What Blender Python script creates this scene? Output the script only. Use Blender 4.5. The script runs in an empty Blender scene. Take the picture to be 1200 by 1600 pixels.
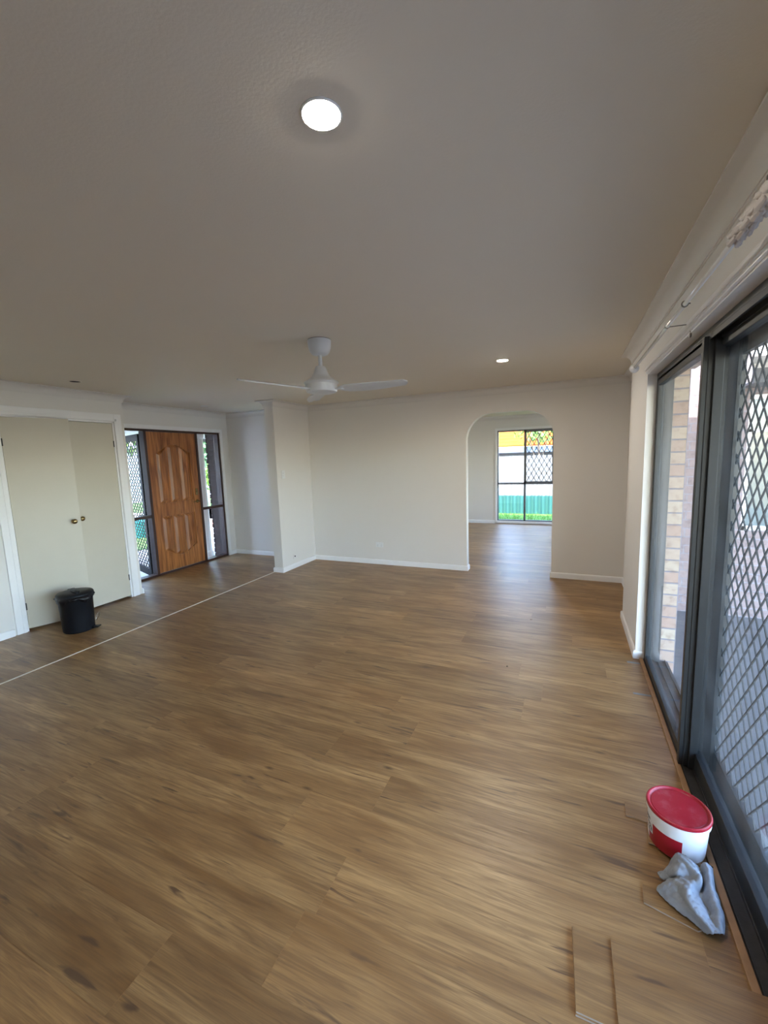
import bpy, bmesh, math, random
from mathutils import Vector, Matrix
random.seed(7)
S = bpy.context.scene
C = S.collection

# ------------------------------------------------------------------ camera
FPX = 653.66
CH = 1.5764
R_ = Vector((0.91534553, 0.40126379, -0.0336143))
U_ = Vector((-0.02105115, 0.13105086, 0.99115212))
F_ = Vector((-0.40211864, 0.90653904, -0.12840389))
cam = bpy.data.cameras.new('camera'); camo = bpy.data.objects.new('camera', cam); C.objects.link(camo)
cam.sensor_fit = 'VERTICAL'; cam.sensor_height = 24.0; cam.lens = 24.0 * FPX / 1600.0
cam.clip_start = 0.02; cam.clip_end = 300
camo.matrix_world = Matrix(((R_.x, U_.x, -F_.x, 0), (R_.y, U_.y, -F_.y, 0), (R_.z, U_.z, -F_.z, CH), (0, 0, 0, 1)))
S.camera = camo

# ------------------------------------------------------------------ world, sun, exposure
S.view_settings.view_transform = 'Standard'; S.view_settings.look = 'None'
S.view_settings.gamma = 1.0; S.view_settings.use_curve_mapping = False
S.view_settings.exposure = 2.0
W = bpy.data.worlds.new('world'); S.world = W; W.use_nodes = True
wn = W.node_tree; bg = wn.nodes['Background']
sky = wn.nodes.new('ShaderNodeTexSky'); sky.sky_type = 'NISHITA'; sky.sun_disc = False
sky.sun_elevation = math.radians(50); sky.sun_rotation = math.radians(200)
wn.links.new(sky.outputs[0], bg.inputs[0]); bg.inputs[1].default_value = 1.1
sun = bpy.data.lights.new('sun', 'SUN'); sun.energy = 6.5; sun.angle = 0.01; sun.color = (1, .95, .88)
suno = bpy.data.objects.new('sun', sun); C.objects.link(suno)
# sun stands high behind the viewer, over the house
SUN_DIR = Vector((-0.12, 0.62, -1.0))
suno.rotation_euler = SUN_DIR.to_track_quat('-Z', 'Y').to_euler(); suno.location = (0, -8, 14)

LAMP = 200.0     # ceiling light emission strength

# ------------------------------------------------------------------ numbers of the place
D = 5.564; XW = -3.697; YW = 4.726; XS = -3.843; CX = 0.492; YN1 = 3.514; YN2 = 4.361
XC = -4.835; XD = -5.339; YC = 3.391; FY = 9.71; H = 2.4; YB = -2.6; K = 0.083
REC = 0.62

# ------------------------------------------------------------------ materials
def newmat(name):
    m = bpy.data.materials.new(name); m.use_nodes = True
    nt = m.node_tree; b = nt.nodes['Principled BSDF']; return m, nt, b
def N(nt, t, **kw):
    n = nt.nodes.new(t)
    for k, v in kw.items(): setattr(n, k, v)
    return n
def mapr(nt, src, a, b, c, d):
    n = N(nt, 'ShaderNodeMapRange'); nt.links.new(src, n.inputs[0])
    for i, v in enumerate((a, b, c, d)): n.inputs[i+1].default_value = v
    return n.outputs[0]
def plain(name, col, rough=.5, metal=0, var=.06, scale=6, bump=0.0, bscale=200, spec=.5, coat=0):
    m, nt, b = newmat(name)
    tc = N(nt, 'ShaderNodeTexCoord'); no = N(nt, 'ShaderNodeTexNoise'); no.inputs['Scale'].default_value = scale
    no.inputs['Detail'].default_value = 4
    nt.links.new(tc.outputs['Object'], no.inputs['Vector'])
    mx = N(nt, 'ShaderNodeMix', data_type='RGBA')
    mx.inputs[6].default_value = (*[max(0, c*(1-var)) for c in col], 1); mx.inputs[7].default_value = (*[min(1, c*(1+var)) for c in col], 1)
    nt.links.new(no.outputs[0], mx.inputs[0]); nt.links.new(mx.outputs[2], b.inputs['Base Color'])
    b.inputs['Roughness'].default_value = rough; b.inputs['Metallic'].default_value = metal
    b.inputs['Specular IOR Level'].default_value = spec
    if coat: b.inputs['Coat Weight'].default_value = coat; b.inputs['Coat Roughness'].default_value = .1
    if bump:
        n2 = N(nt, 'ShaderNodeTexNoise'); n2.inputs['Scale'].default_value = bscale; n2.inputs['Detail'].default_value = 2
        nt.links.new(tc.outputs['Object'], n2.inputs['Vector'])
        bp = N(nt, 'ShaderNodeBump'); bp.inputs['Strength'].default_value = bump; bp.inputs['Distance'].default_value = .002
        nt.links.new(n2.outputs[0], bp.inputs['Height']); nt.links.new(bp.outputs[0], b.inputs['Normal'])
    return m
M = {}
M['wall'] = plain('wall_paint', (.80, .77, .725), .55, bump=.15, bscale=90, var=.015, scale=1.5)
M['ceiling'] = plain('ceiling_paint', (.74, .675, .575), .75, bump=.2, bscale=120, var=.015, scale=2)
M['trim'] = plain('gloss_trim_paint', (.90, .89, .88), .3, var=.02)
M['cornice'] = plain('cornice_paint', (.76, .73, .69), .6, var=.01)
M['cream'] = plain('cream_door_paint', (.60, .55, .445), .38, var=.05, scale=3, bump=.1, bscale=40)
M['white'] = plain('white_plastic', (.83, .83, .82), .35, var=.02)
M['fanwhite'] = plain('fan_white', (.64, .66, .68), .35, var=.02)
M['black_al'] = plain('charcoal_aluminium', (.022, .025, .027), .42, var=.1, scale=30, bump=.1, bscale=400)
M['black_screen'] = plain('black_screen_frame', (.008, .008, .009), .6, var=.1, spec=.06)
M['track'] = plain('track_metal', (.035, .033, .034), .6, var=.5, scale=40, bump=.3, bscale=150)
M['brown_al'] = plain('brown_door_frame', (.055, .026, .020), .35, var=.15)
M['dark_gap'] = plain('dark_void', (.008, .008, .008), .9)
M['binblack'] = plain('black_plastic', (.009, .010, .013), .42, var=.2, spec=.2)
M['bag'] = plain('bin_bag_film', (.006, .006, .008), .3, var=.2, bump=.5, bscale=30)
M['brass'] = plain('aged_brass', (.30, .22, .10), .25, metal=1, var=.2, scale=20)
M['chrome'] = plain('chrome', (.75, .75, .75), .12, metal=1)
M['rod'] = plain('rod_satin_white_metal', (.80, .80, .78), .16, var=.02, metal=.3)
M['carved'] = plain('carved_plaster_white', (.60, .56, .53), .6, var=.08, scale=60)
M['wire'] = plain('bracket_metal', (.20, .18, .16), .4, metal=.7)
M['bucket'] = plain('bucket_white_plastic', (.86, .86, .85), .35, var=.03, scale=12)
M['print'] = plain('bucket_print_grey', (.16, .14, .14), .5)
M['grey_al'] = plain('grey_window_frame', (.13, .14, .15), .4)
M['mesh_grey'] = plain('dusty_screen_mesh', (.06, .065, .07), .6, spec=.2)
M['mesh'] = plain('screen_mesh_black', (.016, .016, .018), .6, spec=.15)
M['concrete'] = plain('patio_concrete', (.125, .125, .125), .85, var=.15, scale=5, bump=.4, bscale=60)
M['cream_strip'] = plain('floor_strip_beige', (.72, .63, .50), .45, var=.05)
M['column'] = plain('column_render', (.80, .77, .70), .8, var=.03)
M['fascia'] = plain('fascia_dark', (.10, .10, .105), .6)
M['tape'] = plain('grey_tape', (.20, .21, .21), .45, var=.15, scale=40)
M['turq'] = plain('turquoise_plastic', (.02, .30, .36), .4)
M['paving'] = plain('front_paving', (.5, .49, .48), .85, var=.08, scale=4)
M['front_pale'] = plain('front_pale_render', (.66, .65, .64), .85, var=.06, scale=4)
M['mulch'] = plain('red_mulch', (.2, .07, .04), .9, var=.4, scale=15)
M['grass'] = plain('lawn_grass', (.075, .19, .022), .9, var=.4, scale=6)
M['leafd'] = plain('leaf_green', (.02, .09, .02), .6, var=.5, scale=3)
M['leafl'] = plain('leaf_light', (.13, .24, .03), .6, var=.4, scale=3)
M['orange'] = plain('orange_blossom', (.6, .14, .02), .6, var=.3, scale=5)
M['bark'] = plain('bark', (.14, .10, .07), .9, var=.4, scale=12)
M['tile'] = plain('orange_roof_tile', (.26, .062, .010), .85, var=.35, scale=3, spec=.05)
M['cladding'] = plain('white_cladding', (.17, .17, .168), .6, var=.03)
M['gutter'] = plain('pale_blue_gutter', (.11, .14, .19), .7, spec=.1)
M['fence_shade'] = plain('teal_shaded_steel', (.035, .115, .105), .7, var=.1, spec=.1)  # teal carries the shade on the lower fence in its colour
M['reflected'] = plain('pale_reflection', (.17, .20, .18), .8)  # pale tone of the far window as reflected in the door glass

def mat_wood():
    m, nt, b = newmat('red_brown_timber')
    tc = N(nt, 'ShaderNodeTexCoord'); mp = N(nt, 'ShaderNodeMapping'); mp.inputs['Scale'].default_value = (14, 14, 1.1)
    nt.links.new(tc.outputs['Object'], mp.inputs[0])
    no = N(nt, 'ShaderNodeTexNoise'); no.inputs['Scale'].default_value = 2.2; no.inputs['Detail'].default_value = 6; no.inputs['Distortion'].default_value = .6
    nt.links.new(mp.outputs[0], no.inputs['Vector'])
    cr = N(nt, 'ShaderNodeValToRGB'); cr.color_ramp.elements[0].position = .3; cr.color_ramp.elements[0].color = (.17, .052, .012, 1)
    cr.color_ramp.elements[1].position = .72; cr.color_ramp.elements[1].color = (.52, .20, .055, 1)
    nt.links.new(no.outputs[0], cr.inputs[0]); nt.links.new(cr.outputs[0], b.inputs['Base Color'])
    b.inputs['Roughness'].default_value = .38; b.inputs['Coat Weight'].default_value = .05
    return m
M['timber'] = mat_wood()

def mat_plank(name='vinyl_oak_plank', warm=1.0):
    """oak look: UV map 'planks' holds metres (u along the plank, v across), attribute 'seed' a random value per plank"""
    m, nt, b = newmat(name); L = nt.links.new
    uv = N(nt, 'ShaderNodeUVMap', uv_map='planks')
    sd = N(nt, 'ShaderNodeAttribute', attribute_name='seed')
    sep = N(nt, 'ShaderNodeSeparateXYZ'); L(uv.outputs[0], sep.inputs[0])
    ofs = N(nt, 'ShaderNodeMath', operation='MULTIPLY'); L(sd.outputs['Fac'], ofs.inputs[0]); ofs.inputs[1].default_value = 37.0
    def vec(su, sv, k):
        a = N(nt, 'ShaderNodeMath', operation='MULTIPLY'); L(sep.outputs[0], a.inputs[0]); a.inputs[1].default_value = su
        c = N(nt, 'ShaderNodeMath', operation='MULTIPLY'); L(sep.outputs[1], c.inputs[0]); c.inputs[1].default_value = sv
        z = N(nt, 'ShaderNodeMath', operation='ADD'); L(ofs.outputs[0], z.inputs[0]); z.inputs[1].default_value = k
        cb = N(nt, 'ShaderNodeCombineXYZ'); L(a.outputs[0], cb.inputs[0]); L(c.outputs[0], cb.inputs[1]); L(z.outputs[0], cb.inputs[2])
        return cb.outputs[0]
    def noise(v, scale, det=4, dist=0, rough=.5):
        n = N(nt, 'ShaderNodeTexNoise'); L(v, n.inputs['Vector']); n.inputs['Scale'].default_value = scale
        n.inputs['Detail'].default_value = det; n.inputs['Distortion'].default_value = dist; n.inputs['Roughness'].default_value = rough
        return n.outputs[0]
    broad = noise(vec(1.0, 5.5, 0), 1.6, 3, .8)          # broad smoky streaks
    mid = noise(vec(1.3, 22, 3), 2.2, 6, 1.1, .6)             # cathedral grain
    fine = noise(vec(5, 190, 9), 1.5, 3, .2)             # pores
    kn = noise(vec(1.7, 16.0, 21), 2.2, 3, .6)            # knots / mineral streaks
    def mix(f, a, c, blend='MIX'):
        x = N(nt, 'ShaderNodeMix', data_type='RGBA', blend_type=blend)
        if hasattr(f, 'links'): L(f, x.inputs[0])
        else: x.inputs[0].default_value = f
        for i, q in ((6, a), (7, c)):
            if isinstance(q, tuple): x.inputs[i].default_value = (*q, 1)
            else: L(q, x.inputs[i])
        return x.outputs[2]
    lo = (.245, .124, .040); hi = (.455, .272, .108)
    col = mix(mapr(nt, broad, .33, .68, 0, 1), lo, hi)
    col = mix(mapr(nt, mid, .42, .68, .0, .75), col, (.17, .085, .030))
    col = mix(mapr(nt, kn, .63, .72, 0, .9), col, (.105, .055, .028))
    col = mix(mapr(nt, fine, .42, .68, 0, .38), col, (.14, .072, .030))
    # small dark knots
    vo = N(nt, 'ShaderNodeTexVoronoi', feature='F1'); L(vec(1.05, 3.1, 5), vo.inputs['Vector']); vo.inputs['Scale'].default_value = 1.5
    col = mix(mapr(nt, vo.outputs['Distance'], .012, .06, .9, 0), col, (.07, .035, .018))
    # plank to plank tone
    tn = N(nt, 'ShaderNodeAttribute', attribute_name='tone')
    tone = mapr(nt, tn.outputs['Fac'], 0, 1, .84, 1.14)
    hs = N(nt, 'ShaderNodeHueSaturation'); L(col, hs.inputs['Color']); L(tone, hs.inputs['Value'])
    hs.inputs['Saturation'].default_value = 1.0
    L(hs.outputs[0], b.inputs['Base Color'])
    r = mapr(nt, mid, .3, .7, .35, .45); L(r, b.inputs['Roughness'])
    b.inputs['Specular IOR Level'].default_value = .85
    bp = N(nt, 'ShaderNodeBump'); bp.inputs['Strength'].default_value = .10; bp.inputs['Distance'].default_value = .001
    L(fine, bp.inputs['Height']); L(bp.outputs[0], b.inputs['Normal'])
    return m
M['plank'] = mat_plank()
M['edge_wood'] = plain('timber_bead', (.36, .20, .095), .45, var=.3, scale=25)
M['core'] = plain('plank_core', (.50, .40, .30), .7, var=.1, scale=30)

def mat_glass():
    m, nt, b = newmat('window_glass'); nt.nodes.remove(b); out = nt.nodes['Material Output']
    t = N(nt, 'ShaderNodeBsdfTransparent'); t.inputs[0].default_value = (.94, .95, .96, 1)
    g = N(nt, 'ShaderNodeBsdfGlossy'); g.inputs['Roughness'].default_value = .01; g.inputs[0].default_value = (1, 1, 1, 1)
    lw = N(nt, 'ShaderNodeLayerWeight'); pw_ = N(nt, 'ShaderNodeMath', operation='POWER'); nt.links.new(lw.outputs['Facing'], pw_.inputs[0]); pw_.inputs[1].default_value = 5
    f = N(nt, 'ShaderNodeMapRange'); nt.links.new(pw_.outputs[0], f.inputs[0]); f.inputs[3].default_value = .02; f.inputs[4].default_value = .36
    lw.inputs[0].default_value = .5
    x = N(nt, 'ShaderNodeMixShader'); nt.links.new(f.outputs[0], x.inputs[0]); nt.links.new(t.outputs[0], x.inputs[1]); nt.links.new(g.outputs[0], x.inputs[2])
    nt.links.new(x.outputs[0], out.inputs[0]); return m
M['glass'] = mat_glass()

def mat_dusty():
    m, nt, b = newmat('dusty_door_glass'); nt.nodes.remove(b); out = nt.nodes['Material Output']; L = nt.links.new
    t = N(nt, 'ShaderNodeBsdfTransparent'); t.inputs[0].default_value = (.88, .90, .92, 1)
    g = N(nt, 'ShaderNodeBsdfGlossy'); g.inputs['Roughness'].default_value = .015
    d = N(nt, 'ShaderNodeBsdfTranslucent'); d.inputs[0].default_value = (.8, .83, .85, 1)
    tc = N(nt, 'ShaderNodeTexCoord'); no = N(nt, 'ShaderNodeTexNoise'); no.inputs['Scale'].default_value = 5; no.inputs['Detail'].default_value = 6; L(tc.outputs['Object'], no.inputs['Vector'])
    x0 = N(nt, 'ShaderNodeMixShader'); L(mapr(nt, no.outputs[0], .3, .75, .004, .018), x0.inputs[0]); L(t.outputs[0], x0.inputs[1]); L(d.outputs[0], x0.inputs[2])
    lw = N(nt, 'ShaderNodeLayerWeight'); lw.inputs[0].default_value = .5; p = N(nt, 'ShaderNodeMath', operation='POWER'); L(lw.outputs['Facing'], p.inputs[0]); p.inputs[1].default_value = 5
    f = N(nt, 'ShaderNodeMapRange'); L(p.outputs[0], f.inputs[0]); f.inputs[3].default_value = .02; f.inputs[4].default_value = .36
    x = N(nt, 'ShaderNodeMixShader'); L(f.outputs[0], x.inputs[0]); L(x0.outputs[0], x.inputs[1]); L(g.outputs[0], x.inputs[2]); L(x.outputs[0], out.inputs[0])
    return m
M['dusty'] = mat_dusty()

def mat_brick(name, c1, c2, mortar, scale=1.0):
    m, nt, b = newmat(name)
    uv = N(nt, 'ShaderNodeUVMap', uv_map='brick')
    br = N(nt, 'ShaderNodeTexBrick'); nt.links.new(uv.outputs[0], br.inputs['Vector'])
    br.inputs['Scale'].default_value = 1.0; br.inputs['Brick Width'].default_value = .24; br.inputs['Row Height'].default_value = .086
    br.inputs['Mortar Size'].default_value = .006; br.inputs['Mortar Smooth'].default_value = .2
    br.inputs['Color1'].default_value = (*c1, 1); br.inputs['Color2'].default_value = (*c2, 1); br.inputs['Mortar'].default_value = (*mortar, 1)
    no = N(nt, 'ShaderNodeTexNoise'); nt.links.new(uv.outputs[0], no.inputs['Vector']); no.inputs['Scale'].default_value = 22; no.inputs['Detail'].default_value = 4
    mx = N(nt, 'ShaderNodeMix', data_type='RGBA'); nt.links.new(mapr(nt, no.outputs[0], .5, .75, 0, .6), mx.inputs[0])
    nt.links.new(br.outputs[0], mx.inputs[6]); mx.inputs[7].default_value = (c2[0]*.45, c2[1]*.35, c2[2]*.32, 1)
    nt.links.new(mx.outputs[2], b.inputs['Base Color']); b.inputs['Roughness'].default_value = .9
    bp = N(nt, 'ShaderNodeBump'); bp.inputs['Strength'].default_value = .6; bp.inputs['Distance'].default_value = .006; bp.invert = True
    nt.links.new(br.outputs['Fac'], bp.inputs['Height']); nt.links.new(bp.outputs[0], b.inputs['Normal'])
    return m
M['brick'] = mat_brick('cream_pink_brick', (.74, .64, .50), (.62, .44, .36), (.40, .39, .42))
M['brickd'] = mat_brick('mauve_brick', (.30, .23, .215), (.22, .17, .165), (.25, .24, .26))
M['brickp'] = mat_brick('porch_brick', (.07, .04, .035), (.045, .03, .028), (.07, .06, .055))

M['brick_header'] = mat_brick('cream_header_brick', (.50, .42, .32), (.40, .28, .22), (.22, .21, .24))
_b = [n for n in M['brick_header'].node_tree.nodes if n.type == 'TEX_BRICK'][0]
_b.inputs['Brick Width'].default_value = .1065; _b.offset = 0.0
def mat_bucket_band():
    """white tub wall with the red printed label and its curved lower edge"""
    return plain('bucket_red_label', (.40, .010, .022), .35, var=.06)
M['red_label'] = mat_bucket_band()
def mat_lid():
    m, nt, b = newmat('red_lid')
    tc = N(nt, 'ShaderNodeTexCoord'); no = N(nt, 'ShaderNodeTexNoise'); no.inputs['Scale'].default_value = 14; no.inputs['Detail'].default_value = 8; no.inputs['Roughness'].default_value = .7
    nt.links.new(tc.outputs['Object'], no.inputs['Vector'])
    mx = N(nt, 'ShaderNodeMix', data_type='RGBA'); nt.links.new(mapr(nt, no.outputs[0], .52, .78, 0, .5), mx.inputs[0])
    mx.inputs[6].default_value = (.36, .008, .022, 1); mx.inputs[7].default_value = (.50, .17, .18, 1)
    nt.links.new(mx.outputs[2], b.inputs['Base Color']); b.inputs['Roughness'].default_value = .38
    return m
M['lid'] = mat_lid()
M['cloth'] = plain('microfibre_cloth', (.34, .37, .405), .95, var=.22, scale=45, bump=.6, bscale=900, spec=.1)

def mat_lamp(name, strength, col=(1, .90, .76)):
    m, nt, b = newmat(name); nt.nodes.remove(b)
    e = N(nt, 'ShaderNodeEmission'); e.inputs[0].default_value = (*col, 1); e.inputs[1].default_value = strength
    nt.links.new(e.outputs[0], nt.nodes['Material Output'].inputs[0]); return m
M['lamp'] = mat_lamp('led_diffuser', LAMP)

# ------------------------------------------------------------------ helpers
def link(name, bm, mat, parent=None, smooth=False, loc=None, rz=0):
    me = bpy.data.meshes.new(name)
    bmesh.ops.recalc_face_normals(bm, faces=bm.faces[:])
    bm.to_mesh(me); bm.free()
    mats = mat if isinstance(mat, (list, tuple)) else [mat]
    for q in mats: me.materials.append(q)
    if smooth:
        for p in me.polygons: p.use_smooth = True
    o = bpy.data.objects.new(name, me); C.objects.link(o)
    if parent: o.parent = parent
    if loc: o.location = loc
    if rz: o.rotation_euler.z = rz
    return o
def smooth_by_angle(o, deg=35):
    me = o.data
    for p in me.polygons: p.use_smooth = True
    bm = bmesh.new(); bm.from_mesh(me)
    for e in bm.edges:
        if len(e.link_faces) == 2 and e.calc_face_angle(0) > math.radians(deg): e.smooth = False
    bm.to_mesh(me); bm.free()
def tag(o, label=None, cat=None, group=None, kind=None):
    if label: o['label'] = label
    if cat: o['category'] = cat
    if group: o['group'] = group
    if kind: o['kind'] = kind
    return o
def empty(name, loc=(0, 0, 0), rz=0):
    o = bpy.data.objects.new(name, None); C.objects.link(o); o.location = loc; o.rotation_euler.z = rz; o.empty_display_size = .1
    return o
def box(bm, x0, x1, y0, y1, z0, z1, bev=0, mi=0):
    t = bmesh.new() if bev else bm
    v = [t.verts.new((x, y, z)) for x in (x0, x1) for y in (y0, y1) for z in (z0, z1)]
    fs = [(0, 1, 3, 2), (4, 6, 7, 5), (0, 4, 5, 1), (2, 3, 7, 6), (0, 2, 6, 4), (1, 5, 7, 3)]
    for f in fs:
        q = t.faces.new([v[i] for i in f]); q.material_index = mi
    if bev:
        bmesh.ops.bevel(t, geom=t.edges[:], offset=bev, segments=2, affect='EDGES', profile=.6)
        join(bm, t, mi)
    return bm
def join(bm, t, mi=None):
    mp = {}
    for v in t.verts: mp[v] = bm.verts.new(v.co)
    for f in t.faces:
        try:
            q = bm.faces.new([mp[v] for v in f.verts]); q.material_index = f.material_index if mi is None else mi
        except ValueError: pass
    t.free()
def B(*a, bev=0): return box(bmesh.new(), *a, bev=bev)
def prism(bm, pts, axis, a, b, mi=0):
    """polygon pts in the plane across axis ('x': (y,z), 'y': (x,z), 'z': (x,y)), extruded a..b"""
    def P(p, t):
        return {'x': (t, p[0], p[1]), 'y': (p[0], t, p[1]), 'z': (p[0], p[1], t)}[axis]
    lo = [bm.verts.new(P(p, a)) for p in pts]; hi = [bm.verts.new(P(p, b)) for p in pts]
    n = len(pts); fs = [bm.faces.new(lo), bm.faces.new(hi[::-1])]
    for i in range(n): fs.append(bm.faces.new((lo[i], lo[(i+1) % n], hi[(i+1) % n], hi[i])))
    for f in fs: f.material_index = mi
    return bm
def tube(bm, pts, r, seg=10, mi=0, cap=True):
    pts = [Vector(p) for p in pts]; rings = []
    up = Vector((0, 0, 1))
    for i, p in enumerate(pts):
        d = (pts[min(i+1, len(pts)-1)] - pts[max(i-1, 0)]).normalized()
        a = d.cross(up)
        if a.length < 1e-3: a = d.cross(Vector((1, 0, 0)))
        a.normalize(); c = d.cross(a).normalized()
        rr = r[i] if isinstance(r, (list, tuple)) else r
        rings.append([bm.verts.new(p + (a*math.cos(2*math.pi*k/seg) + c*math.sin(2*math.pi*k/seg))*rr) for k in range(seg)])
    for i in range(len(rings)-1):
        for k in range(seg):
            f = bm.faces.new((rings[i][k], rings[i][(k+1) % seg], rings[i+1][(k+1) % seg], rings[i+1][k])); f.material_index = mi
    if cap:
        bm.faces.new(rings[0][::-1]); bm.faces.new(rings[-1])
    return bm
def lathe(bm, prof, seg=40, cx=0, cy=0, mi=0, a0=0, a1=2*math.pi, close=True):
    full = abs(a1-a0-2*math.pi) < 1e-6
    n = seg if full else seg+1
    rings = []
    for r, z in prof:
        if r < 1e-6: rings.append([bm.verts.new((cx, cy, z))])
        else: rings.append([bm.verts.new((cx+r*math.cos(a0+(a1-a0)*k/seg), cy+r*math.sin(a0+(a1-a0)*k/seg), z)) for k in range(n)])
    for i in range(len(rings)-1):
        A, Bq = rings[i], rings[i+1]
        for k in range(seg):
            k2 = (k+1) % n if full else k+1
            if len(A) == 1 and len(Bq) == 1: continue
            if len(A) == 1: f = bm.faces.new((A[0], Bq[k], Bq[k2]))
            elif len(Bq) == 1: f = bm.faces.new((A[k], A[k2], Bq[0]))
            else: f = bm.faces.new((A[k], A[k2], Bq[k2], Bq[k]))
            f.material_index = mi
    return bm
def sweep(bm, path, prof, closed=False):
    """profile (offset to the left of the path, z), mitred at the corners"""
    n = len(path); P = [Vector((p[0], p[1])) for p in path]; secs = []
    for i in range(n):
        a = P[i-1] if (i > 0 or closed) else None; c = P[(i+1) % n] if (i < n-1 or closed) else None
        def nrm(u, v):
            d = (v-u).normalized(); return Vector((-d.y, d.x))
        if a is None: m = nrm(P[i], c)
        elif c is None: m = nrm(a, P[i])
        else:
            n1, n2 = nrm(a, P[i]), nrm(P[i], c); m = (n1+n2); m = m / max(.3, m.dot(n1))
        secs.append([bm.verts.new((P[i].x+m.x*o, P[i].y+m.y*o, z)) for o, z in prof])
    k = len(prof)
    for i in range(n if closed else n-1):
        a, c = secs[i], secs[(i+1) % n]
        for j in range(k): bm.faces.new((a[j], a[(j+1) % k], c[(j+1) % k], c[j]))
    if not closed: bm.faces.new(secs[0]); bm.faces.new(secs[-1][::-1])
    return bm
def struct(o, label=None):
    o['kind'] = 'structure'
    if label: o['label'] = label
    return o
def brick_uv(o):
    me = o.data; uv = me.uv_layers.new(name='brick')
    for p in me.polygons:
        for li in p.loop_indices:
            v = me.vertices[me.loops[li].vertex_index].co; n = p.normal
            u = v.y if abs(n.x) > .5 else v.x
            uv.data[li].uv = (u, v.z if abs(n.z) < .5 else v.y)
    return o
def diamond(bm, w, h, cw, ch, t, depth, origin, ud, mi=0):
    """flat diamond lattice, w x h, cell cw x ch, in the plane of ud (horizontal unit vector) and z"""
    o = Vector(origin); u = Vector(ud); z = Vector((0, 0, 1)); nn = u.cross(z)
    L = math.hypot(cw, ch)
    def strand(x0, z0, x1, z1):
        d = (u*(x1-x0) + z*(z1-z0)).normalized(); s = nn.cross(d).normalized()*t/2
        a = o+u*x0+z*z0; b = o+u*x1+z*z1; e = nn*depth/2
        vs = [bm.verts.new(q) for q in (a+s+e, a-s+e, a-s-e, a+s-e, b+s+e, b-s+e, b-s-e, b+s-e)]
        for f in ((0, 1, 5, 4), (1, 2, 6, 5), (2, 3, 7, 6), (3, 0, 4, 7)): bm.faces.new([vs[i] for i in f])
    k = ch/cw
    for sgn in (1, -1):
        c = -h/k if sgn > 0 else 0
        n0 = int(math.floor((-h/k)/cw))-1 if sgn > 0 else -1
        n1 = int(math.ceil(w/cw))+1 if sgn > 0 else int(math.ceil((w+h/k)/cw))+1
        for i in range(n0, n1+1):
            xs = i*cw                       # x at z = 0
            # line x = xs + sgn*z/k ; clip to 0..w , 0..h
            pts = []
            z_at = lambda xx: (xx-xs)*k*sgn
            za, zb = sorted((z_at(0), z_at(w)))
            za = max(0, za); zb = min(h, zb)
            if zb-za < 1e-3: continue
            strand(xs+sgn*za/k, za, xs+sgn*zb/k, zb)
    return bm

# ------------------------------------------------------------------ setting: floor
def build_floor():
    bm = bmesh.new(); uvl = bm.loops.layers.uv.new('planks'); sl = bm.faces.layers.float.new('seed'); tl = bm.faces.layers.float.new('tone')
    tones = {(-2, 0): .85, (-1, 0): .9, (0, 0): .95, (-2, -1): .35, (-1, -1): .45, (0, -1): .5, (1, 0): .45, (1, -1): .6, (2, 0): .5, (3, 0): .7, (5, 0): .8, (5, -1): .35, (7, 0): .7}
    PW, PL, Y0 = .231, 1.525, 1.275
    seam = {-2: -.82, -1: -.779, 0: -1.10, 1: -.78, 2: -1.17, 3: -.79, 4: -.987, 5: -.23, 6: -.13, 7: -.295, 8: -1.25, 9: -.81}
    x0, x1, y0, y1 = XD-.12, 2.4, YB-.1, FY+.05
    r0 = int(math.floor((y0-Y0)/PW)); r1 = int(math.ceil((y1-Y0)/PW))
    rnd = random.Random(11)
    for r in range(r0, r1):
        s = seam.get(r, rnd.random()*PL)
        ya, yb = max(y0, Y0+r*PW), min(y1, Y0+(r+1)*PW)
        x1 = 2.3 if yb > D+.05 else (REC+.02 if ya > YN1 else .535)
        i = int(math.floor((x0-s)/PL))
        while s+i*PL < x1:
            xa, xb = max(x0, s+i*PL), min(x1, s+(i+1)*PL)
            if xb-xa > .002:
                g = .0004
                vs = [bm.verts.new((x, y, 0)) for x, y in ((xa+g, ya+g), (xb-g, ya+g), (xb-g, yb-g), (xa+g, yb-g))]
                f = bm.faces.new(vs); f[sl] = rnd.random(); f[tl] = tones.get((r, i), rnd.random())
                flip = rnd.random() < .5
                for lp in f.loops:
                    u = lp.vert.co.x-(s+i*PL); v = lp.vert.co.y-(Y0+r*PW)
                    lp[uvl].uv = (PL-u, PW-v) if flip else (u, v)
            i += 1
    # sub-floor seen only as the hairline joints
    for xb_, ya_, yb_ in ((.535, y0, YN1), (REC+.02, YN1, D+.05), (2.3, D+.05, y1)):
        vs = [bm.verts.new(p) for p in ((x0, ya_, -.0015), (xb_, ya_, -.0015), (xb_, yb_, -.0015), (x0, yb_, -.0015))]
        f = bm.faces.new(vs); f.material_index = 1
    o = link('floor', bm, [M['plank'], M['edge_wood']])
    for p in o.data.polygons:
        if p.normal.z < 0: p.flip()
    slab = B(x0, .535, y0, y1, -.12, -.004); box(slab, .535, 2.3, D+.05, y1, -.12, -.004)
    link('floor_slab', slab, M['concrete'], o)
    return struct(o)
build_floor()

# ceiling
room = [(CX, YB), (CX, YN2), (REC, YN2), (REC, D), (XW, D), (XW, YW), (XS, YW), (XS, D), (XD, D), (XD, YC), (XC, YC), (XC, YB)]
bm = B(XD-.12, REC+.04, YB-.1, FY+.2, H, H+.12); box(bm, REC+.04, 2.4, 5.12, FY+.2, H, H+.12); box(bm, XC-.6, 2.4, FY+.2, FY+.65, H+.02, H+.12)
ceil = struct(link('ceiling', bm, M['ceiling']))

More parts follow.
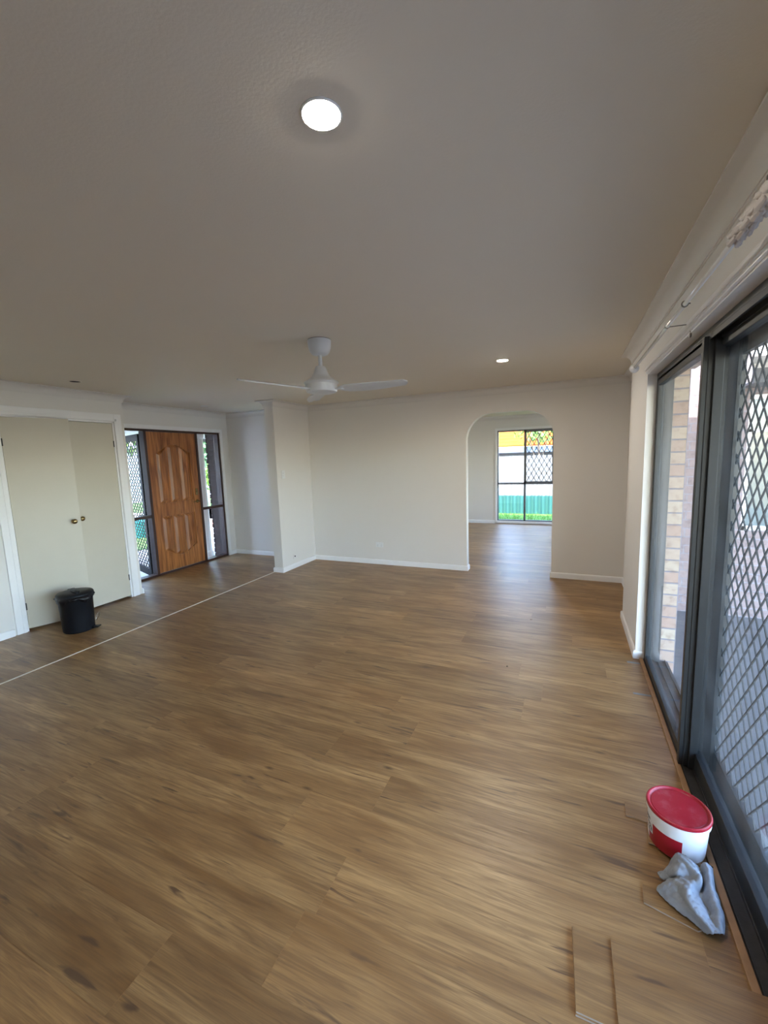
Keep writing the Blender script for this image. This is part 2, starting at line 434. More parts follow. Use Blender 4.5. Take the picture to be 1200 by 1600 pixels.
# cornices: coved profile
def cove(k=K, n=8):
    p = [(0, H)]
    p.append((0, H-k)); p.append((.006, H-k)); p.append((.006, H-k+.008))
    for i in range(n+1):
        a = math.pi/2*i/n
        p.append((k-.008-(k-.018)*math.cos(a)+0.0, H-.010-(k-.018)*(1-math.sin(a))))
    p.append((k, H-.008)); p.append((k, H))
    return p
o = link('trim_1', sweep(bmesh.new(), room, cove(), closed=True), M['cornice']); smooth_by_angle(o, 30); struct(o, 'white coved cornice around the main room ceiling')
far_room = [(2.2, D+.11), (2.2, FY), (-3.4, FY), (-3.4, D+.11)]
o = link('trim_2', sweep(bmesh.new(), far_room, cove(), closed=True), M['cornice']); smooth_by_angle(o, 30); struct(o, 'white coved cornice in the room beyond the arch')

# ------------------------------------------------------------------ walls
AL, AR, AZ, AR_ = -1.25, -.178, 2.10, .34
def arch_pts():
    pts = [(AL, 0)]
    for i in range(13):
        a = math.pi - math.pi/2*i/12; pts.append((AL+AR_+AR_*math.cos(a), AZ-AR_+AR_*math.sin(a)))
    for i in range(13):
        a = math.pi/2 - math.pi/2*i/12; pts.append((AR-AR_+AR_*math.cos(a), AZ-AR_+AR_*math.sin(a)))
    pts.append((AR, 0)); return pts
ap = arch_pts()
bm = bmesh.new()
# solid pieces around the arch, split so that every face is convex
def wall_strip(bm, outline_pairs, y0, y1):
    pass
prism(bm, [(XD-.1, 0), (AL, 0), (AL, H), (XD-.1, H)], 'y', D, D+.11)
prism(bm, [(AR, 0), (2.3, 0), (2.3, H), (AR, H)], 'y', D, D+.11)
top = ap[1:-1]
for i in range(len(top)-1):
    (xa, za), (xb, zb) = top[i], top[i+1]
    if xb-xa > 1e-5: prism(bm, [(xa, za), (xb, zb), (xb, H), (xa, H)], 'y', D, D+.11)
bmesh.ops.remove_doubles(bm, verts=bm.verts[:], dist=1e-5)
# drop the internal faces between the strips
kill = []
for f in bm.faces:
    if abs(f.normal.x) > .99:
        cx = f.calc_center_median().x
        if AL-.001 < cx < AR+.001 and not (min(v.co.z for v in f.verts) < .01): kill.append(f)
wb = link('wall_back', bm, M['wall']); struct(wb)

# partition (wing) wall that separates the hall
bm = B(XS, XW, YW, D, 0, H); struct(link('wall_wing', bm, M['wall']))
# right wall: nib, recess, and the wall above the sliding door
OT = 2.10; YR0 = -.08
bm = bmesh.new()
box(bm, CX, REC+.02, YN1, YN2, 0, H)
box(bm, CX, REC+.02, YR0, YN1, OT, H)
box(bm, CX, REC+.02, YB, YR0, 0, H)
box(bm, REC, REC+.04, YN2, D, 0, H)
struct(link('wall_right', bm, M['wall']))
# left walls
bm = bmesh.new()
CL, CR, CT = 2.165, 3.265, 2.095     # cupboard opening
box(bm, XC-.10, XC, YB, CL, 0, H); box(bm, XC-.10, XC, CR, YC, 0, H); box(bm, XC-.10, XC, CL, CR, CT, H)
box(bm, XD-.10, XC-.10, YC-.09, YC, 0, H)
struct(link('wall_left', bm, M['wall']))
bm = bmesh.new(); box(bm, XC-.6, XC-.58, CL-.3, CR+.02, 0, CT+.1); box(bm, XC-.6, XC-.1, CL-.32, CL-.3, 0, CT+.1)
box(bm, XC-.6, XC-.1, CL-.3, CR+.02, CT+.1, CT+.12)
struct(link('wall_cupboard', bm, M['wall']))
FL, FR, FT = 3.585, 5.375, 2.08      # front door opening
bm = bmesh.new()
box(bm, XD-.10, XD, YC, FL, 0, H); box(bm, XD-.10, XD, FR, D, 0, H); box(bm, XD-.10, XD, FL, FR, FT, H)
struct(link('wall_front', bm, M['wall']))
# wall behind the camera
bm = bmesh.new()
box(bm, XC-.1, REC, YB-.1, YB, 0, H)
struct(link('wall_rear', bm, M['wall']))
# far room walls
WL, WR, WB_, WT = -1.475, -.285, .065, 2.085
bm = bmesh.new()
box(bm, -3.5, WL, FY, FY+.1, 0, H); box(bm, WR, 2.3, FY, FY+.1, 0, H); box(bm, WL, WR, FY, FY+.1, WT, H); box(bm, WL, WR, FY, FY+.1, -.12, WB_)
struct(link('wall_far', bm, M['wall']))
struct(link('wall_far_left', B(-3.5, -3.4, D+.11, FY, 0, H), M['wall']))
bm = bmesh.new(); box(bm, 2.2, 2.3, D+.11, FY, 0, .6); box(bm, 2.2, 2.3, D+.11, FY, 2.1, H); box(bm, 2.2, 2.3, D+.11, 6.6, .6, 2.1); box(bm, 2.2, 2.3, 8.8, FY, .6, 2.1)
struct(link('wall_far_right', bm, M['wall']))

# skirting boards
SK = [(0, 0), (.015, 0), (.015, .052), (.012, .062), (.005, .069), (0, .070)]
def skirt(name, *paths):
    bm = bmesh.new()
    for p in paths: sweep(bm, p, SK)
    o = link(name, bm, M['trim']); smooth_by_angle(o, 40); return struct(o)
skirt('baseboard_right', [(CX+.055, YN1), (CX, YN1), (CX, YN2), (REC, YN2), (REC, D), (AR, D), (AR, D+.11)])
skirt('baseboard_back', [(AL, D+.11), (AL, D), (XW, D), (XW, YW), (XS, YW), (XS, D), (XD, D), (XD, FR+.06)])
skirt('baseboard_left', [(XD, FL-.06), (XD, YC), (XC, YC), (XC, YC-.004)], [(XC, CL-.10), (XC, YB)])
skirt('baseboard_rear', [(XC, YB), (CX, YB), (CX, YR0)])
skirt('baseboard_far', [(2.2, D+.11), (2.2, FY), (WR+.06, FY)], [(WL-.06, FY), (-3.4, FY), (-3.4, D+.11), (AL, D+.11)], [(AR, D+.11), (2.2, D+.11)])

# floor joint strip between hall and room
o = link('trim_3', B(XS-.006, XS+.008, YB, YW-.016, 0, .004, bev=.0012), M['cream_strip']); struct(o, 'thin beige floor joint strip between hall and room')

# architraves
def arch_x(bm, xw, y0, y1, zt, w=.06, t=.016, side=1):
    """architrave on an x-plane wall; opening y0..y1 up to zt"""
    xa, xb = (xw, xw+t) if side > 0 else (xw-t, xw)
    prof = lambda a, b: sorted((a, b))
    box(bm, xa, xb, y0-w, y0, 0, zt+w, bev=.004); box(bm, xa, xb, y1, y1+w, 0, zt+w, bev=.004); box(bm, xa, xb, y0, y1, zt, zt+w, bev=.004)
    box(bm, xa, xb+.004, y0-.030, y0-.004, 0, zt+.030, bev=.003); box(bm, xa, xb+.004, y1+.004, y1+.030, 0, zt+.030, bev=.003); box(bm, xa, xb+.004, y0-.03, y1+.03, zt+.004, zt+.030, bev=.003)
bm = bmesh.new(); arch_x(bm, XC, CL, CR, CT, w=.085)
box(bm, XC-.10, XC+.002, CL, CL+.018, 0, CT); box(bm, XC-.10, XC+.002, CR-.018, CR, 0, CT); box(bm, XC-.10, XC+.002, CL, CR, CT-.018, CT)
struct(link('trim_4', bm, M['trim']), 'white architrave around the cupboard doors')
bm = bmesh.new(); arch_x(bm, XD, FL, FR, FT, w=.055)
struct(link('trim_5', bm, M['trim']), 'white architrave around the front door')
# reveal liner and slim architrave of the sliding door
bm = bmesh.new()
box(bm, CX-.002, .56, YN1-.012, YN1, 0, OT); box(bm, CX-.002, .56, YR0, YN1-.012, OT-.012, OT); box(bm, CX-.002, .56, YR0, YR0+.012, 0, OT-.012)
box(bm, CX-.016, CX, YR0-.05, YN1+.004, OT-.004, OT+.042, bev=.004); box(bm, CX-.020, CX, YR0-.05, YN1+.004, OT+.012, OT+.030, bev=.003)
struct(link('trim_6', bm, M['trim']), 'white reveal and head trim of the sliding door')
# window architrave in the far room
bm = bmesh.new()
for a in ((WL-.05, WL, WB_-.03, WT+.05), (WR, WR+.05, WB_-.03, WT+.05), (WL, WR, WT, WT+.05), (WL, WR, WB_-.05, WB_)):
    box(bm, a[0], a[1], FY-.018, FY, a[2], a[3], bev=.003)
struct(link('trim_7', bm, M['trim']), 'white architrave around the far window')

# ------------------------------------------------------------------ cupboard doors
def knob(parent, x, y, z, dx, dy):
    bm = bmesh.new(); lathe(bm, [(0, 0), (.020, 0), (.021, .003), (.010, .006), (.008, .022), (.014, .028), (.024, .038), (.026, .046), (.022, .054), (.012, .059), (0, .060)], 24)
    o = link('knob', bm, M['brass'], parent, smooth=True); o.location = (x, y, z)
    o.rotation_euler = Vector((dx, dy, 0)).to_track_quat('Z', 'Y').to_euler()
    o['label'] = 'round aged brass knob'
def hinge(parent, loc):
    bm = bmesh.new(); lathe(bm, [(0, -.035), (.005, -.035), (.005, .035), (0, .035)], 12)
    box(bm, -.012, .001, -.003, .005, -.034, .034)
    link('hinge', bm, M['black_al'], parent, loc=loc)
def cupboard_leaf(name, hy, w, sgn, ang, label):
    t = empty(name, (XC-.036+.036, hy, 0)); t.rotation_euler.z = ang
    link('leaf', B(-.034, .0, *(sorted((0, sgn*w))), .024, CT-.022, bev=.002), M['cream'], t)
    knob(t, 0, sgn*(w-.062), 1.035, 1, 0)
    for z in (.25, 1.84): hinge(t, (.004, sgn*.002, z))
    struct(t, label); return t
cupboard_leaf('door_3', CL+.021, .528, 1, -math.radians(20), 'cream cupboard door left leaf standing slightly open')
cupboard_leaf('door_4', CR-.021, .528, -1, 0, 'cream cupboard door right leaf closed')

# ------------------------------------------------------------------ front door (door_1)
d1 = empty('door_1', (XD, (FL+FR)/2, 0)); struct(d1, 'panelled timber front door between two sidelights in a dark brown frame')
def P1(name, bm, mat, parent=None, smooth=False):
    o = link(name, bm, mat, parent or d1, smooth)
    if parent is None: o.location = (-XD, -(FL+FR)/2, 0); o.location = (-XD, -(FL+FR)/2, 0)
    return o
xa, xb = XD-.10, XD-.004
LY0, LY1 = 4.052, 4.882
bm = bmesh.new()
box(bm, xa, xb, FL, FL+.035, 0, FT, bev=.003); box(bm, xa, xb, FR-.035, FR, 0, FT, bev=.003)
box(bm, xa, xb, FL, FR, FT-.032, FT, bev=.003); box(bm, xa-.02, xb, FL, FR, 0, .03, bev=.003)
box(bm, xa, xb, LY0-.042, LY0-.004, 0, FT, bev=.003); box(bm, xa, xb, LY1+.004, LY1+.040, 0, FT, bev=.003)
box(bm, xa+.02, xb-.01, FL, LY0-.03, .845, .885, bev=.003); box(bm, xa+.02, xb-.01, LY1+.03, FR, .845, .885, bev=.003)
P1('door_frame', bm, M['brown_al'])
for nm, a, b_ in (('sidelight_glass', FL+.035, LY0-.042), ('sidelight_glass', LY1+.04, FR-.035)):
    bm = bmesh.new(); box(bm, XD-.058, XD-.053, a, b_, .03, .846); box(bm, XD-.058, XD-.053, a, b_, .884, FT-.03)
    P1(nm, bm, M['glass'])
leaf = P1('door_leaf', B(XD-.058, XD-.030, LY0, LY1, .034, FT-.033, bev=.002), M['timber'])
# stiles, rails, and raised panels
fx0, fx1 = XD-.031, XD-.015
bm = bmesh.new()
w = LY1-LY0
SY0, SY1 = LY0+.125, LY1-.125
box(bm, fx0, fx1, LY0, SY0, .034, FT-.033, bev=.002); box(bm, fx0, fx1, SY1, LY1, .034, FT-.033, bev=.002)
box(bm, fx0, fx1, SY0, SY1, .84, 1.03, bev=.002)
def top_z(t): return 1.755 + .125*math.sin(math.pi*t)**1.4          # cathedral arch
def bot_z(t): return .335 - .105*math.sin(math.pi*t)**1.4
n = 20
for i in range(n):
    t0, t1 = i/n, (i+1)/n; ya, yb_ = SY0+(SY1-SY0)*t0, SY0+(SY1-SY0)*t1
    prism(bm, [(ya, top_z(t0)), (yb_, top_z(t1)), (yb_, FT-.033), (ya, FT-.033)], 'x', fx0, fx1)
    prism(bm, [(ya, .034), (yb_, .034), (yb_, bot_z(t1)), (ya, bot_z(t0))], 'x', fx0, fx1)
link('door_rails', bm, M['timber'], leaf); bpy.context.view_layer.update()
def raised(pts, parent):
    """raised and fielded panel from an outline in (y,z)"""
    cyy = sum(p[0] for p in pts)/len(pts); czz = sum(p[1] for p in pts)/len(pts)
    y0 = min(p[0] for p in pts); y1 = max(p[0] for p in pts); z0 = min(p[1] for p in pts); z1 = max(p[1] for p in pts)
    def inset(d):
        out = []
        for y, z in pts:
            fy = 1-2*d/(y1-y0); fz = 1-2*d/(z1-z0)
            out.append(((y-(y0+y1)/2)*fy+(y0+y1)/2, (z-(z0+z1)/2)*fz+(z0+z1)/2))
        return out
    bm = bmesh.new(); loops = []
    for d, x in ((0, fx0), (.003, fx0+.001), (.007, fx0+.002), (.040, fx1+.006), (.046, fx1+.006)):
        loops.append([bm.verts.new((x, y, z)) for y, z in inset(d)])
    k = len(pts)
    for a, b_ in zip(loops, loops[1:]):
        for j in range(k): bm.faces.new((a[j], a[(j+1) % k], b_[(j+1) % k], b_[j]))
    bm.faces.new(loops[-1])
    link('door_panel', bm, M['timber'], parent)
pw = (SY1-SY0)/3
for i in range(3):
    a = SY0+pw*i+.006; b_ = SY0+pw*(i+1)-.006
    if i == 0: a += .002
    tt = [((a+(b_-a)*j/8)-SY0)/(SY1-SY0) for j in range(9)]
    ys = [SY0+(SY1-SY0)*t for t in tt]
    raised([(a, 1.036), (b_, 1.036)]+[(y, top_z(t)-.006) for y, t in zip(ys[::-1], tt[::-1])], leaf)
    raised([(b_, .834), (a, .834)]+[(y, bot_z(t)+.006) for y, t in zip(ys, tt)], leaf)
# handle, deadlock
hy = LY1-.06
bm = bmesh.new(); tube(bm, [(fx1, hy, 1.0), (fx1+.008, hy, 1.0)], .026, 20); tube(bm, [(fx1+.006, hy, 1.0), (fx1+.05, hy, 1.0)], .008, 12)
tube(bm, [(fx1+.048, hy+.008, 1.0), (fx1+.050, hy-.05, 1.0), (fx1+.046, hy-.11, .997)], [.009, .008, .006], 12)
h_ = link('door_handle', bm, M['brass'], leaf, smooth=True); h_['label'] = 'brass lever handle'
bm = bmesh.new(); box(bm, fx1, fx1+.012, hy-.022, hy+.022, 1.10, 1.20, bev=.004); tube(bm, [(fx1+.01, hy, 1.15), (fx1+.024, hy, 1.15)], .014, 16)
link('deadlock', bm, M['brass'], leaf)
bpy.context.view_layer.update()

# ------------------------------------------------------------------ far window (window_1)
w1 = empty('window_1', ((WL+WR)/2, FY, WB_)); struct(w1, 'grey framed window low to the floor in the room beyond the arch')
def P2(name, bm, mat, root, smooth=False):
    o = link(name, bm, mat, root, smooth); o.location = -root.location; return o
yf0, yf1 = FY+.01, FY+.07
mx_ = -.885
bm = bmesh.new()
box(bm, WL, WL+.022, yf0, yf1, WB_, WT); box(bm, WR-.022, WR, yf0, yf1, WB_, WT); box(bm, WL, WR, yf0, yf1, WT-.03, WT); box(bm, WL, WR, yf0, yf1, WB_, WB_+.025)
box(bm, mx_-.02, mx_+.02, yf0, yf1, WB_, WT); box(bm, WL, WR, yf0, yf1, .89, .93)
P2('window_frame', bm, M['grey_al'], w1)
bm = bmesh.new()   # sliding sash, upper right
a, b_, c_, d_ = mx_-.02, WR-.02, .92, WT-.025
for q in ((a, a+.05, c_, d_), (b_-.025, b_, c_, d_), (a, b_, c_, c_+.035), (a, b_, d_-.035, d_)): box(bm, q[0], q[1], yf0-.006, yf0+.02, q[2], q[3])
P2('sliding_sash', bm, M['grey_al'], w1)
for q in ((WL+.02, mx_-.014, WB_+.02, .896), (mx_+.014, WR-.02, WB_+.02, .896), (WL+.02, mx_-.014, .924, WT-.03), (a+.03, b_-.02, c_+.03, d_-.03)):
    P2('window_glass', B(q[0], q[1], yf0+.022, yf0+.026, q[2], q[3]), M['glass'], w1)
bm = bmesh.new(); diamond(bm, WR-mx_-.05, 1.10,   .105, .185, .014, .008, (mx_+.025, yf1+.005, .94), (1, 0, 0))
P2('diamond_screen', bm, M['grey_al'], w1)

# side window added out of sight to light the room beyond the arch
w3 = empty('window_added', (2.2, 7.7, .6)); struct(w3)
bm = bmesh.new()
for q in ((6.6, 6.64, .6, 2.1), (8.76, 8.8, .6, 2.1), (6.6, 8.8, .6, .64), (6.6, 8.8, 2.06, 2.1), (7.68, 7.72, .6, 2.1)): box(bm, 2.22, 2.28, q[0], q[1], q[2], q[3])
P2('window_frame', bm, M['grey_al'], w3)  # frame of the added side window
P2('window_glass', B(2.25, 2.255, 6.63, 8.77, .63, 2.07), M['glass'], w3)  # glass of the added side window

# ------------------------------------------------------------------ sliding door (door_2)
d2 = empty('door_2', (.60, 1.7, 0)); struct(d2, 'charcoal framed glass sliding door with a diamond security screen outside')
ZH = 2.06
bm = bmesh.new()
box(bm, .548, .645, YN1-.035, YN1+.0, .0, OT-.012, bev=.003); box(bm, .548, .645, YR0, YR0+.035, .0, OT-.012, bev=.003)
box(bm, .548, .645, YR0, YN1, ZH, OT-.012, bev=.003)
for x_ in (.548, .588, .632): box(bm, x_, x_+.006, YR0+.03, YN1-.03, ZH-.022, ZH)
P2('door_frame', bm, M['black_al'], d2)
bm = bmesh.new()
box(bm, .540, .70, YR0, YN1, -.03, .004)
for x_ in (.545, .588, .632, .68): box(bm, x_, x_+.005, YR0, YN1, .0, .016)
P2('floor_track', bm, M['track'], d2)
def panel(x0, x1, y0, y1, name, stile=.05, rail=.085, top=.05, mat='black_al', glass=True):
    bm = bmesh.new(); z0, z1 = .012, ZH-.006
    box(bm, x0, x1, y0, y0+stile, z0, z1, bev=.003); box(bm, x0, x1, y1-stile, y1, z0, z1, bev=.003)
    box(bm, x0, x1, y0+stile-.004, y1-stile+.004, z0, z0+rail, bev=.003); box(bm, x0, x1, y0+stile-.004, y1-stile+.004, z1-top, z1, bev=.003)
    o = P2(name, bm, M[mat], d2)
    if glass:
        xm = (x0+x1)/2
        g = link('door_glass', B(xm-.003, xm+.003, y0+stile-.006, y1-stile+.006, z0+rail-.006, z1-top+.006), M['dusty'], o)
    return o
panel(.548, .584, 2.315, YN1-.03, 'fixed_panel', stile=.035, rail=.045)
panel(.592, .628, 1.135, 2.375, 'sliding_panel', stile=.045)
panel(.548, .584, YR0+.03, 1.185, 'fixed_panel', stile=.045)
# interlock: the two overlapping stiles show a raised cover
P2('interlock_stile', B(.530, .566, 2.318, 2.350, .012, ZH-.006, bev=.002), M['black_al'], d2)
P2('interlock_stile', B(.569, .604, 2.300, 2.345, .012, ZH-.006, bev=.002), M['black_al'], d2)
scr = panel(.665, .69, 1.05, 2.43, 'security_screen', stile=.10, rail=.11, top=.09, glass=False)
bm = bmesh.new(); diamond(bm, 1.20, 1.86, .078, .100, .0055, .005, (.677, 1.145, .118), (0, 1, 0))
link('diamond_mesh', bm, M['mesh_grey'], scr)

P2('screen_jamb', B(.650, .664, 2.30, 2.60, .012, ZH-.006, bev=.002), M['black_al'], d2)
# timber bead along the track
o = link('trim_8', B(.517, .541, 1.18, YN1-.004, 0, .012, bev=.003), M['edge_wood']); struct(o, 'narrow raw timber bead along the sliding door track')
# tape tabs
def tape(x0, x1, y, ang, label):
    bm = bmesh.new(); box(bm, x0, x1, y-.010, y+.010, .0002, .0014)
    o = link('tape_strip', bm, M['tape']); 
    tag(o, label, 'tape', 'grey tape strips by the sliding door')
tape(.43, .516, 3.425, 0, 'short grey tape strip on the floor against the white nib skirting')
tape(.415, .516, 2.972, 0, 'grey tape strip on the floor halfway along the fixed glass panel')

# ------------------------------------------------------------------ exterior right: patio and brick wing
bm = bmesh.new(); box(bm, .70, 6.0, -4, 5.05, -.30, -.09)
struct(link('ground_patio', bm, M['concrete']))
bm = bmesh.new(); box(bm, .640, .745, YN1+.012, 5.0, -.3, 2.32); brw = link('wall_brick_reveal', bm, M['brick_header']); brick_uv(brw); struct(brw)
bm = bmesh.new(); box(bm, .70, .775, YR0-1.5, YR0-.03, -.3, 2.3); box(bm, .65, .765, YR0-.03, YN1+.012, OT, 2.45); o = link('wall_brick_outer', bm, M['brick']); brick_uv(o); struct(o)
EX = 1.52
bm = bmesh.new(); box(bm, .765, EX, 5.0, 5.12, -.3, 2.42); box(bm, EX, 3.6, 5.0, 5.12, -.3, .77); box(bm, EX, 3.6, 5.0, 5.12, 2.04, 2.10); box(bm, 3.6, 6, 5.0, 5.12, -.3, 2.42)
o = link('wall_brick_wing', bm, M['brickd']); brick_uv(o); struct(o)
# patio cover added to keep the sun off the patio
bm = bmesh.new(); box(bm, .78, 3.0, -4, 4.55, 2.50, 2.56); box(bm, .78, 3.0, 4.51, 4.57, 2.40, 2.56)
for i in range(9): box(bm, .78, 3.0, -3.9+i*.95, -3.86+i*.95, 2.40, 2.50)
struct(link('ceiling_patio_added', bm, M['cladding']))
w4 = empty('window_mirrored', (2.5, 5.02, .77)); struct(w4, 'pale window shape in the brick wing for the far window reflected in the door glass')  # window shape built for a reflection of the far window
bm = bmesh.new()
for q in ((EX, EX+.04, .77, 2.04), (3.56, 3.6, .77, 2.04), (EX, 3.6, .77, .81), (EX, 3.6, 2.0, 2.04), (2.5, 2.54, .77, 2.04), (EX, 3.6, 1.70, 1.73)): box(bm, q[0], q[1], 5.03, 5.07, q[2], q[3])
P2('window_frame', bm, M['white'], w4)  # frame of the window shape built for the reflection
P2('window_glass', B(EX+.03, 3.57, 5.05, 5.054, .80, 2.01), M['glass'], w4)  # glass of the window shape built for the reflection
P2('reflection_panel', B(EX+.03, 3.57, 5.10, 5.11, .80, 2.01), M['reflected'], w4)
bm = bmesh.new(); box(bm, EX-.1, 6, 4.62, 4.66, 2.10, 2.22); box(bm, EX-.1, 6, 4.66, 5.2, 2.10, 2.12)
struct(link('trim_9', bm, M['fascia']), 'dark eave fascia over the brick wing')

# ------------------------------------------------------------------ exterior left: porch and front garden
bm = bmesh.new(); box(bm, -7.2, XD-.10, 2.6, 8.0, -.35, -.15); struct(link('ground_porch', bm, M['paving']))
bm = bmesh.new(); box(bm, -5.655, XD-.10, FR+.02, D+.6, -.3, 2.5)
o = link('wall_porch', bm, M['brickp']); brick_uv(o); struct(o)
def jag():
    bm = bmesh.new()
    for i in range(27):
        z = -.15+.086*i; e = .012*random.random()
        box(bm, -5.672-e, -5.645, FR+.014, FR+.124, z+.006, z+.084, bev=.006)
    o = link('trim_10', bm, M['brickp']); brick_uv(o); struct(o, 'rough faced dark bricks on the porch wall end')
jag()
struct(link('wall_light_block', B(-9.5, XD-.10, 2.4, 2.55, -.3, 2.6), M['cladding']))  # unseen wall added to dim the daylight reaching the hall
bm = bmesh.new(); lathe(bm, [(0, -.15), (.105, -.15), (.105, -.06), (.085, -.04), (.078, 0), (.078, 2.02), (.09, 2.04), (.10, 2.06), (.10, 2.12), (0, 2.12)], 28)
o = link('porch_column', bm, M['column'], smooth=False, loc=(-6.21, 5.74, 0)); smooth_by_angle(o, 30); tag(o, 'round cream porch column seen through the right sidelight', 'column')
bm = bmesh.new(); box(bm, -7.9, XD-.10, 2.6, 8.0, 2.16, 2.26); box(bm, -7.94, -7.9, 2.6, 8, 2.10, 2.28)
struct(link('ceiling_porch', bm, M['cladding']))
bm = bmesh.new(); box(bm, -30, -7.2, -6, 26, -.4, -.16)
o = link('ground_front', bm, M['front_pale']); struct(o)
def patch(name, pts, z, mat, t=.015):
    bm = bmesh.new(); prism(bm, pts, 'z', z-t, z); return link(name, bm, mat)
o = patch('front_lawn', [(-10.6, 4), (-8.1, 4), (-8.1, 7.4), (-10.6, 7.8)], -.14, M['grass'], .02); tag(o, 'sunlit front lawn seen through the left sidelight', 'lawn', kind='stuff')
o = patch('mulch_bed', [(-11.8, 8.3), (-9.0, 7.9), (-9.0, 9.4), (-11.8, 9.9)], -.14, M['mulch'], .02); tag(o, 'strip of red mulch garden bed beyond the porch column', 'garden bed')
o = patch('hedge_lawn', [(-18.6, 10.5), (-12.8, 10.5), (-12.8, 16), (-18.6, 16)], -.13, M['grass'], .02); tag(o, 'distant green lawn behind the mulch bed', 'lawn', kind='stuff')
# screen door swung outward
sd = empty('screen_door', (XD-.125, 4.02, 0)); tag(sd, 'black diamond mesh screen door swung open onto the porch', 'screen door')
ud = Vector((-.945, .327, 0)); 
sd.rotation_euler.z = math.atan2(ud.y, ud.x)
bm = bmesh.new(); LW = .84
box(bm, 0, .085, -.014, .014, -.01, 2.02, bev=.003); box(bm, LW-.085, LW, -.014, .014, -.01, 2.02, bev=.003)
box(bm, .08, LW-.08, -.014, .014, -.01, .085, bev=.003); box(bm, .08, LW-.08, -.014, .014, 1.925, 2.02, bev=.003)
link('screen_frame', bm, M['black_screen'], sd)
bm = bmesh.new(); diamond(bm, LW-.16, 1.85, .105, .088, .014, .008, (.08, 0, .08), (1, 0, 0)); link('diamond_mesh', bm, M['mesh'], sd)
bm = bmesh.new(); box(bm, LW-.07, LW-.03, .014, .03, .90, 1.10, bev=.004); tube(bm, [(LW-.05, .03, 1.0), (LW-.05, .06, 1.0), (LW-.13, .065, 1.0)], .008, 8)
link('screen_handle', bm, M['black_al'], sd)

# plants
def leaves(bm, c, r, n, size, seed, flat=1.0):
    rd = random.Random(seed)
    for _ in range(n):
        v = Vector((rd.gauss(0, 1), rd.gauss(0, 1), rd.gauss(0, 1))).normalized()*(r*(.55+.45*rd.random())); v.z *= flat
        p = Vector(c)+v; a = Vector((rd.uniform(-1, 1), rd.uniform(-1, 1), rd.uniform(-1, 1))).normalized(); b_ = a.cross(Vector((rd.uniform(-1, 1), rd.uniform(-1, 1), rd.uniform(-1, 1)))).normalized()
        s = size*(.6+.8*rd.random())
        vs = [bm.verts.new(q) for q in (p-a*s, p-b_*s*.45, p+a*s, p+b_*s*.45)]; bm.faces.new(vs)
def tree(name, loc, h, r, mat, label, cat='tree', n=900, size=.12, seed=1, trunk=True, flat=.9):
    t = empty(name, loc); bm = bmesh.new()
    rd = random.Random(seed)
    for i in range(6):
        c = Vector((rd.uniform(-.5, .5)*r, rd.uniform(-.5, .5)*r, h-r*flat+rd.uniform(-.35, .35)*r)); leaves(bm, c, r*.62, n//6, size, seed*10+i, flat)
    link('foliage', bm, M[mat], t)
    bm = bmesh.new(); tube(bm, [(0, 0, 0), (.04, .02, h*.35), (-.03, .05, h*.75)], [.08*r, .06*r, .03*r], 8)
    for i in range(4):
        a = i*1.6; tube(bm, [(0, .02, h*.35), (math.cos(a)*r*.4, math.sin(a)*r*.4, h*.72)], [.04*r, .015*r], 6)
    link('trunk', bm, M['bark'], t); tag(t, label, cat); return t
tree('garden_tree', (-9.9, 10.1, -.16), 3.9, 1.5, 'leafd', 'dark green leafy tree seen beside the porch column', n=2400, size=.13, seed=3)
tree('garden_shrub', (-12.3, 8.3, -.16), 4.2, 1.3, 'leafl', 'light green tree seen through the left sidelight mesh', n=1200, size=.13, seed=5)
tree('garden_shrub', (-13.5, 13.6, -.125), 2.7, 1.3, 'leafl', 'yellow green low shrub under the dark tree', 'shrub', n=1200, size=.12, seed=8)
tree('flowering_shrub', (-14.9, 9.7, -.16), 5.4, 1.1, 'orange', 'orange flowering bush behind the left sidelight', 'shrub', n=900, size=.13, seed=6)
# turquoise tub
bm = bmesh.new(); lathe(bm, [(0, 0), (.24, 0), (.30, .36), (.32, .37), (.32, .40), (.29, .40), (.23, .03), (0, .03)], 28)
o = link('plastic_tub', bm, M['turq'], loc=(-9.6, 6.8, -.14)); smooth_by_angle(o); tag(o, 'turquoise plastic tub on the front lawn', 'tub')
# boundary wall and neighbour across
bm = bmesh.new(); box(bm, -19.0, -18.8, -4, 22, -.2, 2.6)
for i in range(14): box(bm, -18.8, -18.72, -4+i*2, -3.8+i*2, -.2, 2.7)
o = link('garden_wall', bm, M['front_pale']); tag(o, 'pale rendered boundary wall at the end of the front garden', 'wall')

# ------------------------------------------------------------------ exterior back: fence and neighbour
bm = bmesh.new(); box(bm, -14, 14, FY+.1, 40, -.5, -.16); struct(link('ground_back', bm, M['concrete']))
bm = bmesh.new(); box(bm, -8, 8, FY+.12, 12.30, -.2, -.125)
for k in range(0):
    pass
rd = random.Random(4)
for _ in range(2600):
    x_, y_ = rd.uniform(-3, 1.5), rd.uniform(10.6, 12.25); hgt = rd.uniform(.03, .09)
    a = rd.uniform(0, 6.28); dx, dy = .006*math.cos(a), .006*math.sin(a)
    vs = [bm.verts.new(q) for q in ((x_-dx, y_-dy, -.126), (x_+dx, y_+dy, -.126), (x_+rd.uniform(-.02, .02), y_+rd.uniform(-.02, .02), -.126+hgt))]; bm.faces.new(vs)
o = link('back_lawn', bm, M['grass']); tag(o, 'narrow strip of green grass outside the far window', 'lawn', kind='stuff')
